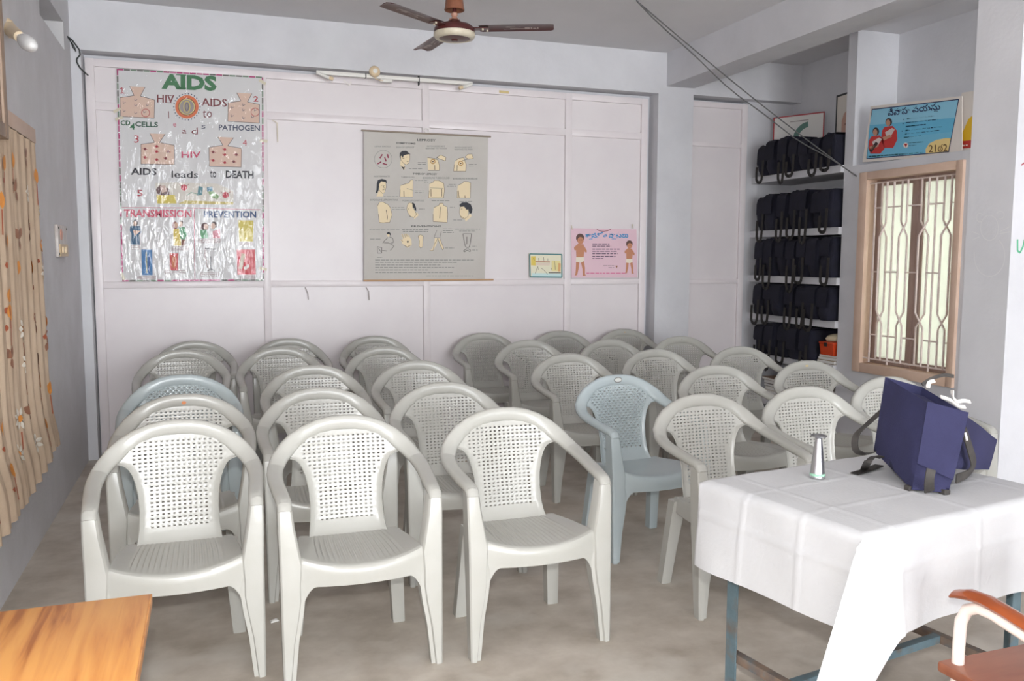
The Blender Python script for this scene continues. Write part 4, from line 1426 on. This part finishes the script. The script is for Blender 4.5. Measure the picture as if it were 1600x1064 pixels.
def chair_parts(style):
    m = CHAIR if style == 'weave' else BLUECHAIR
    P = []
    # arch and arms
    k = MB()
    k.ring_loft([rim_ring(i, -1) for i in range(7, 0, -1)] + [rim_ring(i, 1) for i in range(0, 8)])
    P.append(('back_rim', k.mesh('back_rim', m, 60)))
    for sg in (-1, 1):
        k = MB()
        k.ring_loft([rim_ring(i, sg) for i in range(7, len(RIM))])
        P.append(('armrest', k.mesh('armrest', m, 60)))
    # perforated back panel
    k = MB()
    bm = k.bm
    if style == 'weave':
        px, pz, hw, hh, z0, rowsn = .0198, .0152, .0048, .0029, .466, 22
    else:
        px, pz, hw, hh, z0, rowsn = .0138, .0138, .0044, .0046, .478, 24
    xs = []
    nc = 12 if style == 'weave' else 18
    for c in range(-nc, nc + 1):
        xs += [(c * px - hw, c, 1), (c * px + hw, c, 2), (c * px + px / 2, c, 3)]
    zs = [(.40, -1, 0), (.408, -1, 0), (.416, -1, 0), (.426, -1, 0), (.44, -1, 0), (.453, -1, 0)]
    for r in range(rowsn):
        zc_ = z0 + r * pz
        zs += [(zc_ - hh, r, 1), (zc_ + hh, r, 2)] + ([(zc_ + pz / 2, r, 3)] if style == 'weave' else [(zc_ + pz / 2, r, 3)])
    zs += [(.815, -1, 0), (.826, -1, 0), (.834, -1, 0)]
    zs = sorted(q for q in zs if q[0] <= .836)
    V = {}
    for j, (z, r, kz) in enumerate(zs):
        w = panel_w(z)
        for i, (x, c, kx) in enumerate(xs):
            xc = max(-w, min(w, x))
            wv = 0
            inside = abs(x) < hole_w(z) + .004 and z0 - .004 < z < .81
            if inside:
                if style == 'weave':
                    sgn = 1 if (c + r) % 2 == 0 else -1
                    wv = -.0012 if kz == 3 and kx in (1, 2) and r % 2 == 0 else (.0006 if kz == 3 else 0)
                    if kx == 3:
                        wv = -.0012 if (r % 2 == 1 and kz in (1, 2)) else .0004
                else:
                    wv = -.002 if (kx == 3) != (kz == 3) else .0012
            eb = max(0.0, abs(xc) - (w - .026)) / .026 if z < .73 else 0
            V[i, j] = bm.verts.new((xc, panel_y(xc, z) + wv - .011 * eb ** 2, z))
    for j in range(len(zs) - 1):
        for i in range(len(xs) - 1):
            x, c, kx = xs[i]
            z, r, kz = zs[j]
            if kx == 1 and kz == 1 and r >= 0:
                ok = abs(c * px) + hw < hole_w(z) and z + .004 < hole_top(c * px)
                if style != 'weave' and (c + r) % 2:
                    ok = False
                if ok:
                    continue
            if abs(V[i, j].co.x - V[i + 1, j].co.x) < 1e-7 and abs(V[i, j + 1].co.x - V[i + 1, j + 1].co.x) < 1e-7:
                continue
            k.face([V[i, j], V[i + 1, j], V[i + 1, j + 1], V[i, j + 1]])
    bmesh.ops.remove_doubles(bm, verts=bm.verts, dist=1e-6)
    bmesh.ops.delete(bm, geom=[v for v in bm.verts if not v.link_faces], context='VERTS')
    bmesh.ops.recalc_face_normals(bm, faces=bm.faces)
    bmesh.ops.solidify(bm, geom=list(bm.faces), thickness=.004)
    P.append(('backrest', k.mesh('backrest', m, 45)))
    # smooth raised edge of the panel
    # seat with ribs, rolled front and apron
    k = MB()
    nx = 92
    ys = [.135, .10, .06, .02, -.03, -.08, -.13, -.17, -.192]
    def front(x): return -.212 - .026 * (1 - (x / .215) ** 2)
    rings = []
    for i in range(nx + 1):
        u = -1 + 2 * i / nx
        col_ = []
        for y in ys:
            hwid = lerp([(-.2, .216), (-.1, .214), (.0, .206), (.09, .196), (.135, .19)], y)
            x = u * hwid
            z = seat_z(x, y)
            if style == 'weave' and abs(u) < .72 and -.18 < y < .12:
                z += .0016 * (1 if (i // 2) % 2 else -1)
            yy = y + (front(x) + .20) * max(0, (-.05 - y) / .142) if y < -.05 else y
            col_.append((x, yy, z))
        x = u * .217
        fz = seat_z(x, -.2)
        fy = front(x)
        ax = abs(x)
        bot = .348 - (0 if ax < .165 else .075 * ((ax - .165) / .052) ** 2.0) - .004 * math.cos(x * 7)
        col_ += [(x, fy - .004, fz - .001), (x, fy - .012, fz - .006), (x, fy - .017, fz - .016), (x, fy - .018, fz - .035), (x, fy - .012, min(fz - .045, bot))]
        rings.append([k.bm.verts.new(p) for p in col_])
    for a, b in zip(rings, rings[1:]):
        for i in range(len(a) - 1):
            k.face([a[i], b[i], b[i + 1], a[i + 1]])
    for sg in (-1, 1):     # side aprons
        ln = [(.216, -.19), (.214, -.1), (.207, 0), (.197, .09), (.19, .135)]
        top = [k.bm.verts.new((sg * x, y, seat_z(x, y) - .0005)) for x, y in ln]
        mid = [k.bm.verts.new((sg * (x + .006), y, seat_z(x, y) - .012)) for x, y in ln]
        lo = [k.bm.verts.new((sg * (x + .006), y, .352)) for x, y in ln]
        for A1, B1 in ((top, mid), (mid, lo)):
            for i in range(len(ln) - 1):
                k.face([A1[i], A1[i + 1], B1[i + 1], B1[i]])
    bmesh.ops.recalc_face_normals(k.bm, faces=k.bm.faces)
    bmesh.ops.solidify(k.bm, geom=list(k.bm.faces), thickness=.0035)
    P.append(('seat', k.mesh('seat', m, 32)))
    # front legs rising into arm posts
    FL = [(.655, .254, .284, -.207, -.172), (.650, .249, .289, -.213, -.168), (.640, .246, .292, -.217, -.165), (.62, .243, .293, -.222, -.163), (.56, .236, .293, -.229, -.163), (.48, .222, .291, -.233, -.163), (.43, .213, .290, -.236, -.165),
          (.36, .207, .2895, -.239, -.170), (.30, .207, .289, -.240, -.178), (.24, .215, .2888, -.241, -.182), (.15, .231, .288, -.243, -.19), (0, .246, .286, -.247, -.203)]
    for sg in (-1, 1):
        k = MB()
        rings = []
        for z, xi, xo, yf, yb in FL:
            st = .014 if z < .42 else .004
            ring = [(xo - .006, yf), (xo, yf + .006), (xo, yb), (xi, yb), (xi, yf + .012), (xi + st, yf + .010 if z < .42 else yf + .006), (xi + st + .004, yf + .001), ((xi + xo) / 2, yf - .002)]
            rings.append([Vector((x * sg, y, z)) for x, y in ring])
        k.ring_loft(rings)
        P.append(('leg', k.mesh('leg', m, 35)))
    for sg in (-1, 1):
        k = MB()
        rings = []
        for z, xi, xo, yf, yb in ((.405, .148, .212, .10, .152), (.34, .155, .217, .112, .160), (.2, .168, .222, .135, .182), (0, .184, .232, .165, .21)):
            ring = [(xo, yf), (xo, yb), (xi, yb), (xi, yf), (xi + .01, yf - .004), (xo - .012, yf - .004)]
            rings.append([Vector((x * sg, y, z)) for x, y in ring])
        k.ring_loft(rings)
        P.append(('leg', k.mesh('leg', m, 35)))
    return P
def hole_w(z):
    return lerp([(.45, .118), (.53, .112), (.60, .118), (.66, .138), (.71, .168), (.745, .182), (.765, .170), (.79, .13), (.803, .08), (.81, .0)], z)
def hole_top(x):
    return .806 - 1.25 * x * x

PROTO = {}
def chair(style, label_, loc, rz):
    if style not in PROTO:
        PROTO[style] = chair_parts(style)
    r = thing('plastic_chair', label_, 'chair', loc, rz, 'plastic chairs set out in rows')
    for n_, me in PROTO[style]:
        link(n_, me, r)
    return r
CT, CY = .868, .240
tops = dict(
    A=[(277, 655, 0), (287, 615, 0), (283, 585, 0), (285, 546, 0), (303, 532, 0)],
    B=[(535, 648, 0), (498, 605, 0), (487, 570, 0), (437, 542, 0), (450, 527, 0)],
    C=[(785, 636, 0), (692, 597, 0), (650, 563, 0), (600, 541, 0), (585, 523, 0)],
    D=[(1095, 615, 0), (963, 585, 4), (887, 552, 0), (824, 531, 0), (755, 517, 0)],
    E=[(1255, 603, 0), (1117, 570, 0), (1023, 545, 0), (951, 530, 0), (875, 515, 0)],
    F=[(1385, 588, 0), (1260, 563, 0), (1155, 541, 0), (1062, 525, 0), (975, 511, 0)])
RN = ['front', 'second', 'third', 'fourth', 'back']
CN = dict(A='nearest the curtained wall', B='second from the curtained wall', C='third from the curtained wall', D='third from the shelf side', E='second from the shelf side', F='nearest the shelf side')
CHAIRS = {}
for c_, L_ in tops.items():
    for i, (x, y, deg) in enumerate(L_):
        p = at(x, y, 'Z', CT)
        if p.y > 6.90:
            p = CAM + (p - CAM) * (6.90 / p.y)
        rz = math.radians(deg)
        base = Vector((p.x + math.sin(rz) * CY, p.y - math.cos(rz) * CY, 0))
        style = 'diamond' if (c_, i) in (('A', 2), ('D', 1)) else 'weave'
        if style == 'diamond':
            lab = 'pale blue plastic chair with diamond holes, %s' % ('in the left block by the wall' if c_ == 'A' else 'with an oval emblem on its rim')
        else:
            lab = 'grey woven-back plastic armchair, %s row, %s' % (RN[i], CN[c_])
        CHAIRS[c_, i] = chair(style, lab, base, rz)
def sticker(key, rgb, x, dz, w, h, name='sticker'):
    k = MB()
    k.poly([(x + w * a, .2225 - .002, .84 + dz + h * b) for a, b in disc(1, 12)])
    k.obj(name, ink(rgb), CHAIRS[key])
sticker(('D', 1), (120, 120, 116), 0, 0, .026, .016, 'emblem_rim')
k = MB()
k.poly([(.021 * a, .2195, .84 + .011 * b) for a, b in disc(1, 12)])
k.obj('emblem', ink((206, 208, 204)), CHAIRS['D', 1])
sticker(('A', 1), (206, 130, 84), 0, -.012, .010, .008)
sticker(('F', 1), (206, 186, 130), -.01, -.004, .012, .006)
sticker(('F', 4), (190, 160, 110), 0, 0, .006, .006)
sticker(('F', 3), (150, 140, 126), .01, 0, .005, .006)

# ================================================================== cloth-covered table
TA = Vector((1.535, 2.411, 0))
tu, tv = Vector((.988, .156, 0)), Vector((.156, -.988, 0))
TL_, TW_, TH = .90, .64, .765
tang = math.atan2(tu.y, tu.x)
tbl = thing('iron_table', 'small iron-legged table with chipped blue-grey paint under the white cloth', 'table', TA, tang)
# local: x along tu, y = -tv
k = MB()
k.box((.012, -TW_ + .012, TH - .03), (TL_ - .012, -.012, TH - .006))
k.obj('tabletop', SHUTTER, tbl)
for x in (.06, TL_ - .06):
    for y in (-.06, -TW_ + .06):
        k = MB()
        sx_ = 1 if x < .4 else -1
        sy_ = -1 if y > -.3 else 1
        k.ring_loft([[(x, y, z), (x + .045 * sx_, y, z), (x + .045 * sx_, y + .006 * sy_, z), (x + .006 * sx_, y + .006 * sy_, z), (x + .006 * sx_, y + .045 * sy_, z), (x, y + .045 * sy_, z)] for z in (0, TH - .03)])
        k.obj('leg', IRON, tbl)
for x in (.07, TL_ - .095):
    k = MB()
    k.box((x, -TW_ + .06, .155), (x + .03, -.06, .185), .002)
    k.obj('side_rail', RUST, tbl)
k = MB()
k.box((.09, -.33, .156), (TL_ - .09, -.30, .184), .002)
k.obj('stretcher', IRON, tbl)
for a, b in (((.06, -.075, TH - .09), (TL_ - .06, -.06, TH - .03)), ((.06, -TW_ + .06, TH - .09), (TL_ - .06, -TW_ + .075, TH - .03)), ((.06, -TW_ + .06, TH - .09), (.075, -.06, TH - .03)), ((TL_ - .075, -TW_ + .06, TH - .09), (TL_ - .06, -.06, TH - .03))):
    k = MB()
    k.box(a, b)
    k.obj('apron', IRON, tbl)

tc = thing('tablecloth', 'white cotton tablecloth with ironed creases draped over the iron table', 'tablecloth', TA, tang)
OV = .285
def crease(s, t):
    h = 0
    for c in (-.11, .12, .48, .82, 1.01):
        h += .0026 * math.exp(-((s - c) / .006) ** 2)
    for c in (-.11, .2, .43, .75):
        h += .0022 * math.exp(-((t - c) / .006) ** 2)
    return h
def clothpt(a, b):
    """a,b cloth coordinates: 0..TL_, 0..TW_ on the table, beyond that hanging"""
    da = -a if a < 0 else (a - TL_ if a > TL_ else 0)
    db = -b if b < 0 else (b - TW_ if b > TW_ else 0)
    sa = -1 if a < 0 else 1
    sb = -1 if b < 0 else 1
    ca, cb = min(max(a, 0), TL_), min(max(b, 0), TW_)
    z = TH
    R = .012
    x, y = ca, cb
    wr = .0022 * math.sin(a * 23 + b * 11) * math.sin(b * 17 - a * 7)
    if da == 0 and db == 0:
        z = TH + crease(a, b) + wr * .6
        edge = min(a, TL_ - a, b, TW_ - b)
        if edge < R:
            z -= (R - edge) ** 2 / (2 * R)
    elif da > 0 and db > 0:
        r = math.hypot(da, db)
        phi = math.atan2(db, da)
        if a < 0 and b > TW_:        # near corner: the spare cloth folds back over the left side
            k2 = math.sin(2 * phi)
            out = r * .36 * k2
            dn = r * (1 + .26 * k2 + .5 * math.sin(phi) ** 2)
            ox = sa * (.016 * math.cos(phi) + .014 + out * .5)
            oy = sb * (.014 * math.sin(phi)) - out * .80
        else:
            dn = max(da, db)
            ox, oy = sa * (.016 * math.cos(phi) + .01 * dn), sb * (.016 * math.sin(phi) + .01 * dn)
        x, y, z = ca + ox, cb + oy, TH - dn
    else:
        d = da + db
        out = .012 + .010 * math.sin((b if da else a) * 15 + 1) * d / OV + crease(a, b) * 1.5 + wr
        out += .03 * d / OV * (.5 + .5 * math.sin((b if da else a) * 9.3))
        if db and sb > 0 and a < .14:      # hem sags into the corner fold
            d *= 1 + .5 * (1 - a / .14) ** 1.6
        z = TH - d
        if d < R * 2:
            out *= d / (2 * R)
        if da:
            x = ca + sa * out
        else:
            y = cb + sb * out
    return Vector((x, -y, z + .002))
k = MB()
def coords(Lm, ov, n_in, n_out):
    return [-ov + ov * i / n_out for i in range(n_out)] + [Lm * i / n_in for i in range(n_in + 1)] + [Lm + ov * (i + 1) / n_out for i in range(n_out)]
ca_, cb_ = coords(TL_, OV, 90, 26), coords(TW_, OV, 64, 26)
G = [[k.bm.verts.new(clothpt(a, b)) for b in cb_] for a in ca_]
for i in range(len(ca_) - 1):
    for j in range(len(cb_) - 1):
        k.face([G[i][j], G[i + 1][j], G[i + 1][j + 1], G[i][j + 1]])
k.obj('cloth', CLOTH, tc, smooth=75)

# horn-shaped fetoscope
hp = at(1277, 745, 'Z', TH + .006)
hn = thing('fetoscope', 'aluminium trumpet-shaped fetoscope standing on the white tablecloth', 'fetoscope', (hp.x, hp.y, TH + .004))
k = MB()
k.lathe([(.026, 0), (.0265, .004), (.024, .012), (.0205, .05), (.016, .09), (.012, .125), (.0108, .136)], 28, cap=True)
k.obj('horn', ALU, hn, smooth=50)
k = MB()
k.lathe([(.0108, .134), (.016, .139), (.026, .1405), (.0265, .144), (.022, .1455), (.010, .144), (.004, .138)], 28)
k.obj('ear_plate', ALU, hn, smooth=50)
k = MB()
k.lathe([(.0255, .006), (.0245, .016)], 28, cap=False)
k.obj('green_mark', mat('green_paint_mark', (150, 196, 170), .4), hn, smooth=60)

# blue satchel on the table
S0 = at(1425, 765, 'Z', TH + .011)
bg = thing('blue_satchel', 'bright navy canvas satchel with black straps on the white tablecloth', 'bag', S0)
def B(px, py, Y): return at(px, py, 'Y', Y) - S0
yS = S0.y
L0, L1 = B(1365, 704, yS + .27), B(1383, 589, yS + .25)
Sb, St = Vector((0, 0, 0)), B(1449, 629, yS + .02)
R0, R1 = at(1482, 770, 'Z', TH + .011) - S0, B(1513, 646, yS - .03)
RR0, RR1 = B(1536, 733, yS + .10), B(1549, 685, yS + .12)
K0, K1 = L0 + Vector((.17, .02, -.01)), B(1441, 605, yS + .22)
T1 = B(1500, 640, yS + .10)
def patch(k, a, b, c, d, nu=8, nv=8, bulge=.0, seed=0):
    nrm = (b - a).cross(d - a).normalized()
    def fn(u, v):
        p = (a * (1 - u) + b * u) * (1 - v) + (d * (1 - u) + c * u) * v
        return p + nrm * (bulge * math.sin(math.pi * u) * math.sin(math.pi * v) + .004 * math.sin(u * 7 + seed) * math.sin(v * 6 + seed) * (1 if 0 < u < 1 and 0 < v < 1 else 0))
    k.grid(fn, nu, nv)
k = MB()
patch(k, L1, St, Sb, L0, 10, 10, -.012, 1)
patch(k, St, R1, R0, Sb, 8, 10, -.006, 2)
patch(k, R1, T1, R0 + Vector((.1, .09, .01)), R0, 4, 8, 0, 3)
patch(k, T1, K1, K0, R0 + Vector((.1, .09, .01)), 8, 8, 0, 4)
patch(k, K1, L1, L0, K0, 5, 8, .0, 5)
patch(k, L0, Sb, R0, K0, 6, 6, 0, 6)
patch(k, L1 - Vector((-.01, 0, .03)), St - Vector((0, -.01, .03)), R1 - Vector((0, -.01, .03)), K1 - Vector((0, .01, .03)), 5, 5, 0, 7)
bmesh.ops.remove_doubles(k.bm, verts=k.bm.verts, dist=.0008)
k.obj('body', NAVY, bg, smooth=60)
k = MB()     # front flap
fo = (St - Sb).cross(R0 - Sb).normalized()
if fo.y > 0:
    fo = -fo
ft, fb = .012, .62
def fl_(u, v):
    top = St.lerp(R1, u) + Vector((0, 0, .003))
    bot = (Sb.lerp(R0, u * 1.02 + .0))
    p = top.lerp(bot, v * (.70 + .14 * u))
    return p + fo * (.008 + .012 * math.sin(math.pi * v * .7))
k.grid(fl_, 8, 10)
k.obj('flap', NAVY, bg, smooth=60, solid=.004)
k = MB()     # back pocket swinging out to the right
patch(k, R1 + Vector((.015, .05, -.01)), RR1, RR0, R0 + Vector((.05, .08, .06)), 6, 8, .0, 8)
k.obj('back_pocket', NAVY, bg, smooth=60, solid=-.02)
def bstrap(name, pts, w=.026, side=(0, 0, 1), m=GREYWEB):
    k = MB()
    out = []
    pts = [Vector(p) for p in pts]
    for i in range(len(pts) - 1):      # Catmull-Rom
        p0, p1, p2, p3 = pts[max(0, i - 1)], pts[i], pts[i + 1], pts[min(len(pts) - 1, i + 2)]
        for t in (0, .25, .5, .75):
            out.append(.5 * ((2 * p1) + (p2 - p0) * t + (2 * p0 - 5 * p1 + 4 * p2 - p3) * t * t + (3 * p1 - p0 - 3 * p2 + p3) * t ** 3))
    out.append(pts[-1])
    k.strap(out, w, side, .004)
    return k.obj(name, m, bg, smooth=60)
bstrap('strap', [B(1380, 640, yS + .27), B(1358, 660, yS + .28), B(1338, 680, yS + .28), B(1337, 702, yS + .28), B(1350, 709, yS + .27), B(1368, 706, yS + .26)], .024, (.3, -.9, .4))
def onT(px, py, dz=.006):
    return at(px, py, 'Z', TH + dz) - S0
bstrap('strap', [B(1378, 715, yS + .2), B(1366, 713, yS + .2), B(1356, 722, yS + .17), onT(1350, 733, .008)], .024, (.3, -.9, .3))
bstrap('strap', [onT(1374, 727, .012), onT(1352, 735, .010), onT(1335, 740, .008)], .03, (.3, .9, 0), BLACKWEB)
bstrap('strap', [B(1506, 672, yS - .035), B(1515, 700, yS - .02), B(1521, 725, yS + .0), B(1512, 740, yS + .0), B(1494, 748, yS - .02)], .03, (1, .3, 0))
bstrap('strap', [B(1455, 733, yS - .06), B(1452, 750, yS - .06), onT(1452, 768, .010)], .03, (1, -.2, 0))
bstrap('strap', [B(1441, 601, yS + .2), B(1455, 592, yS + .2), B(1475, 586, yS + .2), B(1490, 588, yS + .2)], .012, (0, .3, 1))
RIB = mat('white_tape_ribbon', (238, 232, 226), .7)
for pts in ([(1450, 606), (1452, 598), (1460, 595)], [(1470, 620), (1485, 625), (1497, 634), (1508, 636)], [(1488, 610), (1489, 620), (1496, 628)], [(1496, 628), (1506, 626), (1516, 628)]):
    bstrap('ribbon', [B(x, y, yS + .08) for x, y in pts], .012, (0, .6, .8), RIB)
bstrap('ribbon', [B(1508, 676, yS - .045), B(1511, 688, yS - .045)], .006, (1, 0, 0), RIB)
for px_, py_ in ((1421, 762), (1476, 768)):
    k = MB()
    c = onT(px_, py_, .012)
    k.box(c - Vector((.012, .012, .008)), c + Vector((.012, .012, .008)), .003)
    k.obj('corner_guard', GREYWEB, bg)

# ================================================================== laminate desk, bottom left
lam = bpy.data.materials.new('wood_laminate')
lam.use_nodes = True
nt = lam.node_tree
b = nt.nodes['Principled BSDF']
b.inputs['Roughness'].default_value = .38
tcn = nt.nodes.new('ShaderNodeTexCoord')
mpn = nt.nodes.new('ShaderNodeMapping')
mpn.inputs['Scale'].default_value = (1, .07, 1)
mpn.inputs['Rotation'].default_value = (0, 0, math.radians(9))
nn = nt.nodes.new('ShaderNodeTexNoise')
nn.inputs['Scale'].default_value = 34
nn.inputs['Detail'].default_value = 5
nn.inputs['Distortion'].default_value = .35
rr = nt.nodes.new('ShaderNodeValToRGB')
rr.color_ramp.elements[0].position = .36
rr.color_ramp.elements[1].position = .62
rr.color_ramp.elements[0].color = lin((156, 92, 44))
rr.color_ramp.elements[1].color = lin((206, 146, 78))
e = rr.color_ramp.elements.new(.47)
e.color = lin((192, 128, 66))
nt.links.new(tcn.outputs['Object'], mpn.inputs[0])
nt.links.new(mpn.outputs[0], nn.inputs['Vector'])
nt.links.new(nn.outputs['Fac'], rr.inputs[0])
nt.links.new(rr.outputs[0], b.inputs['Base Color'])
dk = thing('laminate_desk', 'wood-grain laminate desk corner at the bottom left', 'desk', (-.5, 1.65, 0))
k = MB()
k.box((-.36, -.35, .727), (.354, .36, .75), .002)
k.obj('desktop', lam, dk, smooth=40)
k = MB()
k.box((.3535, -.35, .7275), (.3575, .36, .7495), .001)
k.obj('edge_strip', mat('desk_edge', (196, 140, 84), .5, (160, 104, 60), 20), dk)
for x in (-.33, .30):
    for y in (-.31, .31):
        k = MB()
        k.box((x - .02, y - .02, 0), (x + .02, y + .02, .727), .002)
        k.obj('leg', SHUTTER, dk)
k = MB()
k.box((-.31, .30, .45), (.28, .315, .727))
k.obj('modesty_panel', SHUTTER, dk)

# ================================================================== wooden-armed chair, bottom right
ac = thing('wood_arm_chair', 'cream tubular chair with varnished wooden armrest and seat at bottom right', 'chair', (2.05, 1.42, 0))
def A3(x, y, z): return Vector((x - 2.05, y - 1.42, z - (.02 if z > .5 else 0)))
k = MB()
k.box(A3(1.775, 1.16, .42), A3(2.33, 1.655, .45), .008)
k.obj('seat', TEAKSEAT, ac, smooth=40)
for sx_, xx in ((1, 1.815), (-1, 2.29)):
    fr = []
    for y, z in ((1.625, .0), (1.625, .52), (1.622, .585), (1.605, .622), (1.57, .640), (1.53, .640), (1.42, .622), (1.28, .598), (1.18, .58), (1.13, .56), (1.12, .5), (1.12, 0)):
        fr.append(A3(xx, y, z))
    k = MB()
    k.tube(fr, .0155, 12)
    k.obj('arm_tube', CREAMTUBE, ac, smooth=60)
    k = MB()
    rings = []
    for y, z, w, h in ((1.655, .640, .012, .006), (1.64, .652, .022, .012), (1.60, .664, .026, .015), (1.55, .668, .027, .014), (1.48, .660, .026, .013), (1.35, .636, .025, .012), (1.18, .606, .022, .011)):
        rings.append([A3(xx, y, z) + Vector((w * math.cos(i * math.pi / 5), 0, h * math.sin(i * math.pi / 5))) for i in range(10)])
    k.ring_loft(rings)
    k.obj('armrest', TEAK, ac, smooth=60)
for z0, z1 in ((.55, .63), (.70, .78)):
    k = MB()
    k.box(A3(1.80, 1.10, z0), A3(2.31, 1.115, z1), .004)
    k.obj('back_slat', TEAK, ac)
for xx in (1.815, 2.29):
    k = MB()
    k.tube([A3(xx, 1.12, .5), A3(xx, 1.09, .82)], .0155, 10)
    k.obj('back_post', CREAMTUBE, ac, smooth=60)

# ------------------------------------------------------------------ scraps on the floor
for (x, y, lab) in ((428, 970, 'white paper scrap on the floor between the two front left chairs'), (300, 757, 'tiny white scrap on the floor behind the front left chair')):
    p = at(x, y, 'Z', .003)
    sc_ = thing('paper_scrap', lab, 'paper', (p.x, p.y, 0.001), .4)
    k = MB()
    k.ring_loft([[(-.018 * s, -.01 * s, z), (.018 * s, -.012 * s, z), (.02 * s, .008 * s, z + .002), (-.012 * s, .012 * s, z)] for s, z in ((1, 0), (.9, .004), (.5, .007))])
    k.obj('crumple', PAPER, sc_)

# ------------------------------------------------------------------ bits left on the partition
for nm, lab, cat, pts, w_, rgb in (
        ('paper_tag', 'small yellowed paper tag stuck on the top rail of the partition', 'paper', [(780, 143), (795, 144.5)], .02, (206, 186, 130)),
        ('tape_scrap', 'torn white tape scrap below the tube batten', 'tape', [(537, 125), (546, 133), (549, 128)], .014, (226, 220, 216)),
        ('hanging_thread', 'dark thread hanging below the rail near the AIDS poster', 'thread', [(477, 449), (481, 458), (482, 468)], .006, (150, 142, 138)),
        ('hanging_thread', 'dark thread hanging below the rail near the grey chart', 'thread', [(572, 449), (576, 455), (577, 469)], .006, (140, 130, 124)),
        ('string_loop', 'pale string hanging from the upper rail beside the AIDS poster', 'string', [(426, 188), (433, 192), (434, 222)], .008, (206, 196, 176))):
    yy = DP - .004 if 'rail of' in lab or 'batten' in lab or 'upper' in lab else DP + .0
    o_s = thing(nm, lab, cat, at(*pts[0], 'Y', yy))
    k = MB()
    P_ = [at(x, y, 'Y', yy) - Vector(o_s.location) for x, y in pts]
    k.strap(P_, w_, (.4, 0, .9) if w_ > .01 else (1, 0, 0), .003)
    k.obj('strip', ink(rgb), o_s)
